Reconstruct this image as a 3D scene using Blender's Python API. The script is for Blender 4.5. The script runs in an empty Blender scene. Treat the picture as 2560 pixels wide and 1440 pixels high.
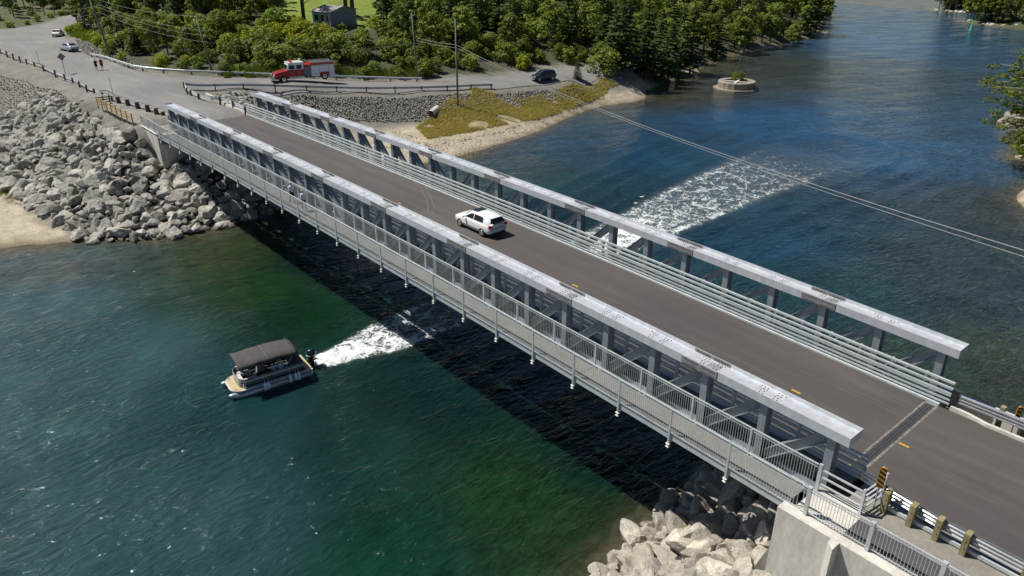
import bpy, bmesh, math, random
import numpy as np
from mathutils import Vector, Matrix, noise
R = random.Random(7)
PI = math.pi
SC = bpy.context.scene
COL = SC.collection
# ------------------------------------------------------------------ camera
FPX = 1869.0
PITCH, AZF = math.radians(25.6), math.radians(40.4)
CAM = Vector((0, 0, 28.0))
_fh = Vector((-math.cos(AZF), math.sin(AZF), 0))
FW = (_fh*math.cos(PITCH) + Vector((0, 0, -math.sin(PITCH)))).normalized()
RT = _fh.cross(Vector((0, 0, 1))).normalized()
UP = RT.cross(FW).normalized()
cd = bpy.data.cameras.new('camera')
cam = bpy.data.objects.new('camera', cd); COL.objects.link(cam)
cd.sensor_width = 36; cd.lens = FPX/2560*36; cd.clip_start = 0.5; cd.clip_end = 3000
m = Matrix.Identity(4)
for i in range(3):
    m[i][0] = RT[i]; m[i][1] = UP[i]; m[i][2] = -FW[i]; m[i][3] = CAM[i]
cam.matrix_world = m
SC.camera = cam
# ------------------------------------------------------------------ light
SUN_EL, SHADOW_AZ = math.radians(57), math.radians(35)
w = bpy.data.worlds.new('World'); SC.world = w; w.use_nodes = True
nt = w.node_tree; bg = nt.nodes['Background']
sky = nt.nodes.new('ShaderNodeTexSky'); sky.sky_type = 'NISHITA'; sky.sun_disc = False
sky.sun_elevation = SUN_EL
sdir = Vector((-math.cos(SHADOW_AZ)*math.cos(SUN_EL), -math.sin(SHADOW_AZ)*math.cos(SUN_EL), math.sin(SUN_EL)))
sky.sun_rotation = math.atan2(sdir.x, sdir.y)
sky.air_density = 1.0; sky.dust_density = 0.0; sky.ozone_density = 4.0; sky.altitude = 1200
nt.links.new(sky.outputs[0], bg.inputs[0]); bg.inputs[1].default_value = 0.05
sl = bpy.data.lights.new('sun', 'SUN'); so = bpy.data.objects.new('sun', sl); COL.objects.link(so)
sl.energy = 5.0; sl.angle = math.radians(0.5); sl.color = (1.0, 0.955, 0.88)
so.rotation_euler = (-sdir).to_track_quat('-Z', 'Y').to_euler()
SC.view_settings.view_transform = 'Standard'; SC.view_settings.look = 'None'
SC.view_settings.exposure = 0.24; SC.view_settings.gamma = 1.0
SC.cycles.max_bounces = 6; SC.cycles.transparent_max_bounces = 12

def at(px, py, z=0.0):
    d = FW*FPX + RT*(px-1280) + UP*(720-py)
    return CAM + d*((z-CAM.z)/d.z)

# ------------------------------------------------------------------ helpers
def tag(o, label=None, cat=None, group=None, kind=None):
    if label: o['label'] = label
    if cat: o['category'] = cat
    if group: o['group'] = group
    if kind: o['kind'] = kind
    return o
def empty(name, loc=(0, 0, 0), rz=0, label=None, cat=None, group=None):
    o = bpy.data.objects.new(name, None); COL.objects.link(o)
    o.location = loc; o.rotation_euler = (0, 0, rz); o.empty_display_size = .3
    return tag(o, label, cat, group)
def copy_tree(o, parent=None):
    c = o.copy(); COL.objects.link(c); c.parent = parent
    for ch in [k for k in o.children]:
        copy_tree(ch, c)
    return c
class MB:
    def __init__(s): s.v = []; s.f = []; s.m = []; s.mi = 0
    def add(s, vs, fs):
        b = len(s.v); s.v += [tuple(v) for v in vs]
        s.f += [tuple(b+i for i in f) for f in fs]; s.m += [s.mi]*len(fs); return s
    def box(s, c, d, rz=0, M=None):
        x, y, z = d[0]/2, d[1]/2, d[2]/2
        vs = [Vector((a*x, b*y, e*z)) for e in (-1, 1) for a, b in ((-1, -1), (1, -1), (1, 1), (-1, 1))]
        if rz: rm = Matrix.Rotation(rz, 3, 'Z'); vs = [rm @ v for v in vs]
        if M: vs = [M @ v for v in vs]
        c = Vector(c)
        return s.add([v+c for v in vs], [(3, 2, 1, 0), (4, 5, 6, 7), (0, 1, 5, 4), (1, 2, 6, 5), (2, 3, 7, 6), (3, 0, 4, 7)])
    def bb(s, x0, x1, y0, y1, z0, z1):
        return s.box(((x0+x1)/2, (y0+y1)/2, (z0+z1)/2), (abs(x1-x0), abs(y1-y0), abs(z1-z0)))
    def long(s, x0, x1, y0, y1, z0, z1, n):
        for i in range(n):
            a = x0+(x1-x0)*i/n; b = x0+(x1-x0)*(i+1)/n
            vs = [(x, y, z) for x in (a, b) for y, z in ((y0, z0), (y1, z0), (y1, z1), (y0, z1))]
            fs = [(0, 1, 5, 4), (1, 2, 6, 5), (2, 3, 7, 6), (3, 0, 4, 7)]
            if i == 0: fs.append((3, 2, 1, 0))
            if i == n-1: fs.append((4, 5, 6, 7))
            s.add(vs, fs)
        return s
    def bar(s, p0, p1, w, h, up=(0, 0, 1)):
        p0, p1, up = Vector(p0), Vector(p1), Vector(up)
        t = (p1-p0).normalized(); a = t.cross(up)
        if a.length < 1e-4: a = t.cross(Vector((0, 1, 0)))
        a.normalize(); b = a.cross(t).normalized()
        vs = [p + a*i*w/2 + b*j*h/2 for p in (p0, p1) for i, j in ((-1, -1), (1, -1), (1, 1), (-1, 1))]
        return s.add(vs, [(3, 2, 1, 0), (4, 5, 6, 7), (0, 1, 5, 4), (1, 2, 6, 5), (2, 3, 7, 6), (3, 0, 4, 7)])
    def tube(s, pts, r, n=8, caps=True):
        pts = [Vector(p) for p in pts]; k = len(pts); b = len(s.v)
        rs = r if isinstance(r, (list, tuple)) else [r]*k
        pv = None
        for i, p in enumerate(pts):
            t = (pts[min(i+1, k-1)]-pts[max(i-1, 0)]).normalized()
            if pv is None:
                a = t.cross(Vector((0, 0, 1)))
                if a.length < .05: a = t.cross(Vector((1, 0, 0)))
            else:
                a = pv - t*pv.dot(t)
            a.normalize(); pv = a; c = t.cross(a)
            for j in range(n):
                an = 2*PI*j/n; s.v.append(tuple(p+(a*math.cos(an)+c*math.sin(an))*rs[i]))
        for i in range(k-1):
            for j in range(n):
                q = (j+1) % n; s.f.append((b+i*n+j, b+i*n+q, b+(i+1)*n+q, b+(i+1)*n+j)); s.m.append(s.mi)
        if caps:
            s.f.append(tuple(b+j for j in range(n))[::-1]); s.f.append(tuple(b+(k-1)*n+j for j in range(n))); s.m += [s.mi]*2
        return s
    def cyl(s, c, r, h, n=16, axis='z', r2=None):
        c = Vector(c); d = {'x': Vector((1, 0, 0)), 'y': Vector((0, 1, 0)), 'z': Vector((0, 0, 1))}[axis]
        return s.tube([c-d*h/2, c+d*h/2], [r, r if r2 is None else r2], n)
    def sweep(s, prof, path, closed=True):
        # prof: (lateral to the left of travel, up)
        path = [Vector(p) for p in path]; n = len(prof); b = len(s.v); k = len(path)
        for i, p in enumerate(path):
            t = path[min(i+1, k-1)]-path[max(i-1, 0)]; t.z = 0; t.normalize()
            lat = Vector((-t.y, t.x, 0))
            for a, u in prof: s.v.append(tuple(p+lat*a+Vector((0, 0, u))))
        for i in range(k-1):
            for j in range(n if closed else n-1):
                q = (j+1) % n; s.f.append((b+i*n+j, b+i*n+q, b+(i+1)*n+q, b+(i+1)*n+j)); s.m.append(s.mi)
        if closed:
            s.f.append(tuple(b+j for j in range(n))[::-1]); s.f.append(tuple(b+(k-1)*n+j for j in range(n))); s.m += [s.mi]*2
        return s
    def prism(s, poly, z0, z1):
        n = len(poly); b = [(p[0], p[1], z0) for p in poly]; t = [(p[0], p[1], z1) for p in poly]
        return s.add(b+t, [tuple(range(n))[::-1], tuple(range(n, 2*n))]+[(i, (i+1) % n, n+(i+1) % n, n+i) for i in range(n)])
    def prismy(s, poly, y0, y1):   # poly in x,z
        n = len(poly); b = [(p[0], y0, p[1]) for p in poly]; t = [(p[0], y1, p[1]) for p in poly]
        return s.add(b+t, [tuple(range(n)), tuple(range(n, 2*n))[::-1]]+[((i+1) % n, i, n+i, n+(i+1) % n) for i in range(n)])
    def ell(s, c, r, n=10, m_=7):
        b = len(s.v); vs = []; c = Vector(c)
        for i in range(m_+1):
            th = PI*i/m_
            for j in range(n):
                ph = 2*PI*j/n; vs.append((c.x+r[0]*math.sin(th)*math.cos(ph), c.y+r[1]*math.sin(th)*math.sin(ph), c.z+r[2]*math.cos(th)))
        fs = [(i*n+j, (i+1)*n+j, (i+1)*n+(j+1) % n, i*n+(j+1) % n) for i in range(m_) for j in range(n)]
        return s.add(vs, fs)
    def bend(s, fn): s.v = [fn(v) for v in s.v]; return s
    def build(s, name, mats, parent=None, smooth=False, loc=None, bevel=0):
        me = bpy.data.meshes.new(name); me.from_pydata(s.v, [], s.f)
        for m_ in (mats if isinstance(mats, (list, tuple)) else [mats]): me.materials.append(m_)
        if max(s.m or [0]) > 0: me.polygons.foreach_set('material_index', s.m)
        if smooth: me.polygons.foreach_set('use_smooth', [True]*len(me.polygons))
        me.validate(); me.update()
        o = bpy.data.objects.new(name, me); COL.objects.link(o)
        if parent: o.parent = parent
        if loc: o.location = loc
        if bevel:
            bv = o.modifiers.new('bevel', 'BEVEL'); bv.width = bevel; bv.segments = 2; bv.limit_method = 'ANGLE'
        return o

# ------------------------------------------------------------------ materials
def newmat(name):
    m_ = bpy.data.materials.new(name); m_.use_nodes = True
    n = m_.node_tree; return m_, n, n.nodes['Principled BSDF']
def lk(n, a, b): n.links.new(a, b)
def noise_n(n, scale, detail=4, rough=.55, vec=None, dist=0):
    q = n.nodes.new('ShaderNodeTexNoise'); q.inputs['Scale'].default_value = scale; q.inputs['Detail'].default_value = detail
    q.inputs['Roughness'].default_value = rough; q.inputs['Distortion'].default_value = dist
    if vec is not None: lk(n, vec, q.inputs['Vector'])
    return q.outputs['Fac']
def ramp(n, fac, stops, interp='LINEAR'):
    r = n.nodes.new('ShaderNodeValToRGB'); e = r.color_ramp.elements; r.color_ramp.interpolation = interp
    while len(e) < len(stops): e.new(.5)
    for k, (p, c) in enumerate(stops):
        e[k].position = p; e[k].color = (c, c, c, 1) if isinstance(c, (int, float)) else (*c, 1)
    lk(n, fac, r.inputs[0]); return r.outputs[0]
def mix(n, fac, a, b, mode='MIX'):
    q = n.nodes.new('ShaderNodeMix'); q.data_type = 'RGBA'; q.blend_type = mode
    for key, v in (('Factor', fac), ('A', a), ('B', b)):
        i = [k for k in q.inputs if k.name == key and (k.type == ('VALUE' if key == 'Factor' else 'RGBA'))][0]
        if isinstance(v, (int, float)): i.default_value = v
        elif isinstance(v, tuple): i.default_value = (*v, 1)
        else: lk(n, v, i)
    return [k for k in q.outputs if k.type == 'RGBA'][0]
def math_n(n, op, a, b=None, c=None):
    q = n.nodes.new('ShaderNodeMath'); q.operation = op
    for i, v in enumerate((a, b, c)):
        if v is None: continue
        if isinstance(v, (int, float)): q.inputs[i].default_value = v
        else: lk(n, v, q.inputs[i])
    return q.outputs[0]
def bump(n, p, h, strength, dist):
    b = n.nodes.new('ShaderNodeBump'); b.inputs['Strength'].default_value = strength; b.inputs['Distance'].default_value = dist
    lk(n, h, b.inputs['Height']); lk(n, b.outputs[0], p.inputs['Normal']); return b
def wpos(n, scale=None):
    g = n.nodes.new('ShaderNodeNewGeometry').outputs['Position']
    if scale:
        mp = n.nodes.new('ShaderNodeMapping'); mp.inputs['Scale'].default_value = scale; lk(n, g, mp.inputs[0]); return mp.outputs[0]
    return g
def obco(n, scale=None):
    g = n.nodes.new('ShaderNodeTexCoord').outputs['Object']
    if scale:
        mp = n.nodes.new('ShaderNodeMapping'); mp.inputs['Scale'].default_value = scale; lk(n, g, mp.inputs[0]); return mp.outputs[0]
    return g
def pm(name, c1, c2=None, scale=3, rough=.6, metal=0, fine=0, bmp=0, stretch=None, coat=0, world=True, lo=.35, hi=.65, spec=None):
    m_, n, p = newmat(name)
    p.inputs['Roughness'].default_value = rough; p.inputs['Metallic'].default_value = metal
    if coat: p.inputs['Coat Weight'].default_value = coat; p.inputs['Coat Roughness'].default_value = .06
    if spec is not None: p.inputs['Specular IOR Level'].default_value = spec
    c2 = c2 or tuple(x*.8 for x in c1)
    v = (wpos if world else obco)(n, stretch)
    f = ramp(n, noise_n(n, scale, 5, .6, v), [(lo, 0), (hi, 1)])
    col = mix(n, f, c1, c2)
    if fine:
        g = ramp(n, noise_n(n, fine, 3, .7, v), [(.3, .86), (.7, 1.12)])
        col = mix(n, 1.0, col, g, 'MULTIPLY')
    lk(n, col, p.inputs['Base Color'])
    if bmp: bump(n, p, noise_n(n, fine or scale*4, 4, .6, v), bmp, .03)
    return m_

M = {}
M['galv'] = pm('galvanized_steel', (.56, .58, .61), (.53, .552, .585), .8, .42, .3, fine=3, stretch=(1, 1, .5))
M['galv_shaded'] = pm('shaded_web_steel', (.34, .375, .41), (.29, .325, .36), 1.2, .42, .45, fine=6, stretch=(1, 1, .4))  # same galvanized steel, with the top chord's shade painted into its colour
M['galv_dark'] = pm('weathered_steel', (.20, .20, .20), (.27, .26, .25), 3, .6, .2, fine=20)
M['galv_shiny'] = pm('new_zinc_steel', (.70, .72, .75), (.58, .60, .63), 1.5, .22, .85, fine=8)
M['rail'] = pm('rail_steel', (.56, .60, .60), (.46, .50, .51), 2, .45, .25, fine=12)
M['concrete'] = pm('pale_concrete', (.62, .59, .53), (.45, .43, .385), .9, .85, stretch=(1, 1, .35), fine=6, bmp=.15)
M['concrete_old'] = pm('old_concrete', (.34, .29, .22), (.20, .17, .13), 1.2, .9, fine=5, bmp=.5)
M['slab'] = pm('walk_slab', (.205, .20, .187), (.17, .167, .157), .9, .85, fine=8)
M['black'] = pm('black_rubber', (.012, .012, .013), (.02, .02, .02), 5, .7)
M['joint'] = pm('joint_rubber', (.035, .037, .04), (.05, .05, .052), 4, .6, fine=12)
M['wood'] = pm('new_lumber', (.48, .36, .20), (.36, .26, .14), 2.5, .75, fine=18, stretch=(.4, 1, 4))
M['wood_post'] = pm('treated_post', (.30, .25, .12), (.20, .17, .08), 3, .8, fine=20, stretch=(1, 1, .3))
M['wood_dark'] = pm('brown_post', (.085, .06, .035), (.13, .095, .055), 3, .85, fine=20)
M['pole'] = pm('pole_wood', (.22, .19, .14), (.15, .13, .095), 2, .85, fine=15, stretch=(1, 1, .15))
M['white_paint'] = pm('white_paint', (.80, .80, .80), (.74, .745, .75), 2, .3, coat=.6, world=False)
M['silver_paint'] = pm('silver_paint', (.50, .53, .57), (.45, .48, .52), 2, .3, .5, coat=.6, world=False)
M['black_paint'] = pm('black_paint', (.008, .009, .014), (.012, .012, .018), 2, .25, coat=.9, world=False)
M['red_paint'] = pm('red_paint', (.42, .012, .018), (.34, .01, .016), 2, .3, coat=.8, world=False)
M['glass'] = pm('dark_glass', (.012, .018, .024), (.02, .028, .034), 2, .08, world=False)
M['chrome'] = pm('chrome', (.72, .72, .72), (.6, .6, .6), 3, .18, 1)
M['red_lamp'] = pm('red_lens', (.50, .01, .03), (.3, .005, .02), 8, .2)
M['plate'] = pm('pale_lens', (.62, .66, .70), (.5, .55, .6), 8, .2)
M['shutter'] = pm('roller_door', (.78, .80, .83), (.74, .76, .79), 3, .45, .1, stretch=(1, 1, 12), world=False)
M['yellow'] = pm('yellow_paint', (.62, .34, .04), (.50, .27, .03), 8, .6, fine=30)
M['yellow2'] = pm('yellow_sheet', (.75, .36, .01), (.68, .32, .01), 4, .4)
M['canvas'] = pm('charcoal_canvas', (.075, .068, .066), (.058, .053, .053), 2, .9, fine=9, bmp=.2)
M['vinyl'] = pm('cream_vinyl', (.56, .53, .47), (.48, .45, .40), 3, .5)
M['tan'] = pm('tan_deck', (.50, .40, .24), (.42, .33, .2), 3, .8, fine=12)
M['alu'] = pm('hull_aluminium', (.42, .47, .53), (.34, .38, .44), 1.5, .35, .7)
M['fender'] = pm('white_fender', (.80, .88, .93), (.76, .84, .9), 4, .4)
M['skin'] = pm('skin', (.50, .30, .20), (.45, .26, .17), 6, .6)
M['hair_fair'] = pm('fair_hair', (.55, .45, .27), (.42, .33, .18), 20, .7)
M['hair_dark'] = pm('dark_hair', (.02, .014, .01), (.03, .02, .014), 20, .7)
M['cloth_white'] = pm('white_cloth', (.70, .72, .76), (.62, .64, .68), 4, .85)
M['cloth_blue'] = pm('pale_blue_cloth', (.42, .50, .66), (.36, .44, .6), 4, .85)
M['cloth_black'] = pm('black_cloth', (.012, .012, .016), (.02, .02, .024), 4, .85)
M['cloth_red'] = pm('red_cloth', (.38, .015, .025), (.30, .012, .02), 4, .85)
M['cloth_navy'] = pm('navy_cloth', (.02, .026, .05), (.03, .035, .06), 4, .85)
M['roof'] = pm('weathered_shingle', (.30, .27, .245), (.22, .205, .19), 1.2, .9, fine=6)
M['siding'] = pm('grey_shingle_siding', (.26, .275, .30), (.19, .205, .23), 1.5, .85, fine=7)
M['trim'] = pm('white_trim', (.72, .70, .64), (.62, .6, .55), 2, .7)
M['birch'] = pm('pale_bark', (.40, .37, .32), (.22, .20, .17), 3, .85, fine=12, stretch=(1, 1, .4), world=False)
M['bark'] = pm('dark_bark', (.085, .07, .055), (.05, .042, .035), 3, .9, fine=14, stretch=(1, 1, .3), world=False)
M['cable'] = pm('cable', (.34, .33, .31), (.28, .27, .26), 3, .5)
M['boltm'] = pm('bolt_heads', (.07, .075, .085), (.10, .105, .115), 9, .6)
M['buoy'] = pm('green_buoy', (.05, .45, .30), (.04, .38, .26), 3, .5)
M['floor'] = pm('dark_floor', (.05, .05, .055), (.035, .035, .04), 3, .8)
def rockmat(name, a, b, c):
    m_, n, p = newmat(name); v = obco(n); oi = n.nodes.new('ShaderNodeObjectInfo')
    g = wpos(n)
    f1 = ramp(n, noise_n(n, .55, 3, .6, g), [(.38, 0), (.62, 1)])
    f2 = ramp(n, noise_n(n, 2.6, 5, .65, g, .6), [(.42, 0), (.66, 1)])
    col = mix(n, f2, mix(n, f1, a, b), c)
    col = mix(n, 1.0, col, ramp(n, noise_n(n, 13, 4, .75, g), [(.3, .66), (.7, 1.28)]), 'MULTIPLY')
    col = mix(n, 1.0, col, ramp(n, oi.outputs['Random'], [(0, .68), (1, 1.32)]), 'MULTIPLY')
    sx = n.nodes.new('ShaderNodeSeparateXYZ'); lk(n, g, sx.inputs[0])
    wet = ramp(n, math_n(n, 'ADD', sx.outputs[2], math_n(n, 'MULTIPLY', noise_n(n, 1.2, 3, .6, g), .35)), [(.28, 1), (.52, 0)])
    col = mix(n, wet, col, (.050, .044, .022))
    lk(n, col, p.inputs['Base Color']); p.inputs['Roughness'].default_value = .9
    bump(n, p, noise_n(n, 6, 6, .7, g), .6, .08); return m_
M['rock'] = rockmat('grey_boulder', (.325, .308, .268), (.175, .174, .165), (.44, .415, .35))
M['rock_pale'] = rockmat('pale_boulder', (.40, .355, .285), (.28, .26, .23), (.50, .46, .385))
M['rubble'] = rockmat('grey_rubble', (.27, .255, .22), (.19, .185, .17), (.36, .335, .29))

def asphalt(name, a, b, streak, fine=18):
    m_, n, p = newmat(name); g = wpos(n)
    s1 = ramp(n, noise_n(n, 1.0, 4, .6, wpos(n, (.035, streak, 1))), [(.3, 0), (.7, 1)])
    s2 = ramp(n, noise_n(n, .12, 3, .6, g), [(.35, 0), (.65, 1)])
    col = mix(n, math_n(n, 'MULTIPLY_ADD', s2, .5, math_n(n, 'MULTIPLY', s1, .5)), a, b)
    col = mix(n, 1.0, col, ramp(n, noise_n(n, fine, 3, .8, g), [(.3, .84), (.7, 1.16)]), 'MULTIPLY')
    lk(n, col, p.inputs['Base Color']); p.inputs['Roughness'].default_value = .82
    du = ramp(n, noise_n(n, .9, 6, .7, wpos(n, (.10, .8, 1)), .3), [(.52, 0), (.72, .5)]); lc = n.links
    col2 = mix(n, du, col, tuple(x*1.45 for x in b)); lk(n, col2, p.inputs['Base Color'])
    bump(n, p, noise_n(n, 30, 3, .8, g), .25, .02); return m_
M['asph_new'] = asphalt('new_asphalt', (.053, .047, .044), (.088, .078, .072), 1.3)
M['asph_old'] = asphalt('old_asphalt', (.150, .143, .138), (.205, .195, .185), .25, 7)
M['asph_dark'] = asphalt('dark_asphalt', (.055, .052, .053), (.075, .07, .07), .6)
M['gravel'] = pm('gravel', (.25, .235, .205), (.19, .178, .155), .7, .95, fine=9, bmp=.5)

def leafmat(name, c1, c2, c3):
    m_, n, p = newmat(name); g = wpos(n); oi = n.nodes.new('ShaderNodeObjectInfo')
    f = ramp(n, noise_n(n, .8, 3, .6, g), [(.35, 0), (.68, 1)])
    col = mix(n, f, c1, c2)
    col = mix(n, ramp(n, noise_n(n, .05, 2, .5, g), [(.4, 0), (.62, .8)]), col, c3)
    col = mix(n, 1.0, col, ramp(n, oi.outputs['Random'], [(0, .72), (1, 1.28)]), 'MULTIPLY')
    col = mix(n, 1.0, col, ramp(n, noise_n(n, 7, 2, .5, g), [(.3, .7), (.7, 1.3)]), 'MULTIPLY')
    lk(n, col, p.inputs['Base Color']); p.inputs['Roughness'].default_value = .55; p.inputs['Specular IOR Level'].default_value = .25
    tr = n.nodes.new('ShaderNodeBsdfTranslucent'); lk(n, mix(n, 1.0, col, (1.2, 1.5, .5), 'MULTIPLY'), tr.inputs[0])
    ms = n.nodes.new('ShaderNodeMixShader'); ms.inputs[0].default_value = .30
    lk(n, p.outputs[0], ms.inputs[1]); lk(n, tr.outputs[0], ms.inputs[2]); lk(n, ms.outputs[0], n.nodes['Material Output'].inputs[0])
    return m_
M['leaf'] = leafmat('broad_leaves', (.135, .180, .028), (.215, .255, .042), (.170, .200, .034))
M['leaf_dark'] = leafmat('dark_leaves', (.080, .120, .028), (.125, .170, .036), (.100, .140, .032))  # darker green foliage for the dark leafy trees
M['leaf_lime'] = leafmat('lime_leaves', (.27, .29, .020), (.38, .36, .022), (.20, .24, .022))
M['needle'] = leafmat('needles', (.056, .088, .030), (.092, .130, .038), (.074, .108, .034))
M['grass'] = leafmat('dry_grass', (.44, .34, .16), (.28, .26, .09), (.38, .28, .12))
M['weed'] = leafmat('green_weed', (.11, .15, .03), (.16, .18, .03), (.13, .16, .03))

# ------------------------------------------------------------------ terrain heights
CP = []   # control points x,y,z
def cp(px, py, z): p = at(px, py, z); CP.append((p.x, p.y, z))
def cpw(x, y, z): CP.append((x, y, z))
SHORE_N = [(1160, 388), (1250, 360), (1330, 335), (1400, 305), (1470, 275), (1520, 262), (1600, 225), (1650, 212), (1760, 165), (1790, 150), (1880, 130), (1960, 115), (2035, 95), (2050, 60), (2068, 30), (2030, 0)]
for q in SHORE_N: cp(*q, 0)
for q in [(-200, 645), (0, 622), (100, 612), (200, 605), (300, 600), (450, 588), (540, 570), (600, 555), (700, 525), (760, 490)]: cp(*q, 0)
cpw(-83, 46, 0); cpw(-81, 53, 0)
for q in [(1500, 1440), (1530, 1410), (1600, 1330), (1660, 1280), (1760, 1200), (1840, 1180)]: cp(*q, 0)
cpw(-16, 36, 0); cpw(-13.5, 40, 0); cpw(-8, 43, 0); cpw(0, 44.5, 0); cpw(12, 46, 0); cpw(-16, 17, 0); cpw(-11, 12, 0); cpw(0, 9, 0); cpw(15, 5, 0)
# left bank
for q in [(0, 130, 7.9), (100, 170, 7.9), (230, 236, 7.9), (335, 305, 7.9), (0, 200, 6.0), (0, 250, 3.5), (0, 330, 2.0), (0, 430, 1.2), (0, 500, .7), (0, 560, .35), (100, 560, .5), (60, 250, 4.5), (120, 235, 6.2),
          (200, 300, 5.8), (120, 330, 3.4), (250, 400, 4.2), (150, 430, 2.2), (330, 420, 4.6), (300, 500, 2.3), (200, 520, 1.4), (400, 480, 2.6), (430, 430, 3.9), (500, 520, 1.4), (330, 335, 7.3), (380, 420, 4.2), (620, 500, 1.4), (200, 265, 7.2), (-300, 300, 2), (-300, 150, 7), (300, 345, 6.6), (390, 560, .9)]: cp(*q)
cpw(-84, 25, 4.2); cpw(-84, 30, 4.2); cpw(-84, 35, 4.2); cpw(-80, 28, 1.6); cpw(-81, 36, 1.6); cpw(-86, 40, 4.5)
# main road
for q in [(0, 75, 7.6), (120, 55, 7.5), (210, 38, 7.4), (215, 60, 7.5), (160, 92, 7.6), (190, 130, 7.8), (235, 143, 7.8), (310, 180, 7.9), (400, 230, 8), (120, 130, 7.8), (60, 100, 7.7), (250, 200, 8), (-150, 100, 7.8)]: cp(*q)
for x in (-90, -96, -104): cpw(x, 26, 7.95); cpw(x, 33.5, 7.95); cpw(x, 22.6, 7.9)
SIDE_FAR = [(310, 182, 7.9), (430, 193, 7.7), (560, 197, 7.1), (700, 197, 6.3), (840, 203, 5.6), (950, 207, 5.2), (1060, 202, 4.8), (1240, 193, 4.1), (1330, 180, 3.9), (1480, 168, 3.6), (1560, 160, 3.5)]
SIDE_NEAR = [(460, 222, 7.8), (560, 222, 7.2), (640, 224, 6.8), (740, 228, 6.2), (900, 232, 5.5), (1060, 230, 4.9), (1200, 222, 4.4), (1310, 215, 4.0), (1430, 203, 3.8), (1500, 190, 3.6), (1600, 178, 3.5)]
for q in SIDE_FAR+SIDE_NEAR: cp(*q)
for q in [(520, 240, 6.8), (600, 250, 6.4), (700, 262, 4.6), (760, 285, 3.4), (860, 300, 2.6), (980, 305, 2.0), (1070, 300, 1.8), (1290, 270, 1.8), (1400, 250, 1.8), (1480, 225, 1.8), (1080, 345, 1.0), (1200, 330, 1.2), (1330, 300, 1.0), (1430, 262, 1.1), (1520, 235, 1.3), (1600, 205, 1.4), (1000, 370, .8), (930, 330, 1.3), (640, 270, 5.5)]: cp(*q)
# hill behind
for q in [(750, 160, 7.6), (750, 110, 9.6), (820, 72, 11), (700, 66, 11), (900, 66, 11), (800, 20, 12.5), (850, -30, 14), (600, 120, 8.8), (500, 140, 8.4), (450, 90, 10), (300, 120, 8.2), (330, 60, 10), (250, 20, 10), (560, 40, 12), (1050, 160, 6.2), (1050, 100, 8), (1050, 40, 10), (1250, 150, 5.6), (1300, 90, 8), (1400, 40, 9), (1500, 130, 4.5), (1560, 60, 6.5), (1700, 120, 3), (1750, 60, 5), (1900, 70, 3.5), (1900, 20, 5), (2010, 60, 2), (1600, 0, 9), (1250, 0, 11), (50, 40, 8.5), (120, 10, 9), (0, 30, 9), (-200, 40, 9), (300, -40, 13), (1000, -40, 14), (2000, 10, 2.5)]: cp(*q)
# far shore and right bank
for q in [(2370, 0), (2500, 18), (2560, 32), (2700, 60)]: cp(*q, 0)
for q in [(2100, -20, -3), (2200, -25, -3), (2300, -16, -2.5), (2340, 14, -2.5), (2460, 32, -2.5), (2560, 60, -2.5)]: cp(*q)
for q in [(2560, 14, 5), (2480, 2, 4), (2700, 30, 5), (2560, -40, 9), (2400, -40, 8), (2700, -20, 9)]: cp(*q)
for q in [(2660, 150), (2640, 200), (2615, 260), (2590, 320), (2545, 368), (2535, 395), (2610, 450), (2750, 600), (2900, 760)]: cp(*q, 0)
for q in [(2660, 330, 2), (2760, 460, 3), (2760, 200, 3), (2540, 280, -2.5), (2500, 200, -4), (2560, 120, -4), (2520, 70, -3)]: cp(*q)
# sea bed
for q in [(300, 900, -4), (1000, 1100, -4.5), (1300, 1250, -2), (1450, 1330, -1.2), (200, 700, -1.6), (0, 680, -.9), (500, 640, -.9), (600, 700, -1.9), (800, 800, -3.2), (1000, 900, -5), (600, 1300, -5), (100, 1200, -5), (1200, 900, -6), (1500, 1150, -3.2), (1350, 420, -2.2), (1500, 400, -5), (1700, 260, -1.4), (1900, 300, -4), (1900, 200, -1.5), (2100, 400, -6), (1900, 600, -6), (2200, 150, -5), (2200, 650, -4), (2350, 820, -2.2), (2500, 600, -1.6), (2480, 900, -1.4), (2300, 500, -3), (1980, 130, -1.8), (2150, 60, -5), (2450, 470, -1.6), (2450, 330, -1.8), (1650, 800, -6), (2050, 860, -3.4)]: cp(*q)
cpw(-40, -30, -6); cpw(-10, -20, -5); cpw(-90, -20, -3); cpw(-60, 60, -6); cpw(-50, 90, -6); cpw(-120, -60, -3)
# right bank / approach
for x in (-9.2, -4, 2, 10):
    for y, z in ((22.9, 7.8), (25, 7.9), (30, 7.9), (34.5, 7.85), (35.8, 7.2), (38, 4.8), (20.8, 3.6 + (x+9)*.12), (16, 1.6), (41, 2.2)): cpw(x, y, z)
cpw(-13, 21, 2.3); cpw(-13, 26, 2.6); cpw(-13, 31, 2.8); cpw(-11.5, 24, 3.6); cpw(-11.5, 32, 3.6); cpw(-12, 17, 1.1)
CP = np.array(CP)
CC = 3.0
def _phi(r2): return -np.sqrt(r2+CC*CC)
_A = _phi(((CP[:, None, :2]-CP[None, :, :2])**2).sum(-1)); _A[np.diag_indices(len(CP))] += .12
_n = len(CP); _AA = np.zeros((_n+1, _n+1)); _AA[:_n, :_n] = _A; _AA[:_n, _n] = 1; _AA[_n, :_n] = 1
_W = np.linalg.solve(_AA, np.append(CP[:, 2], 0))
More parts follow.
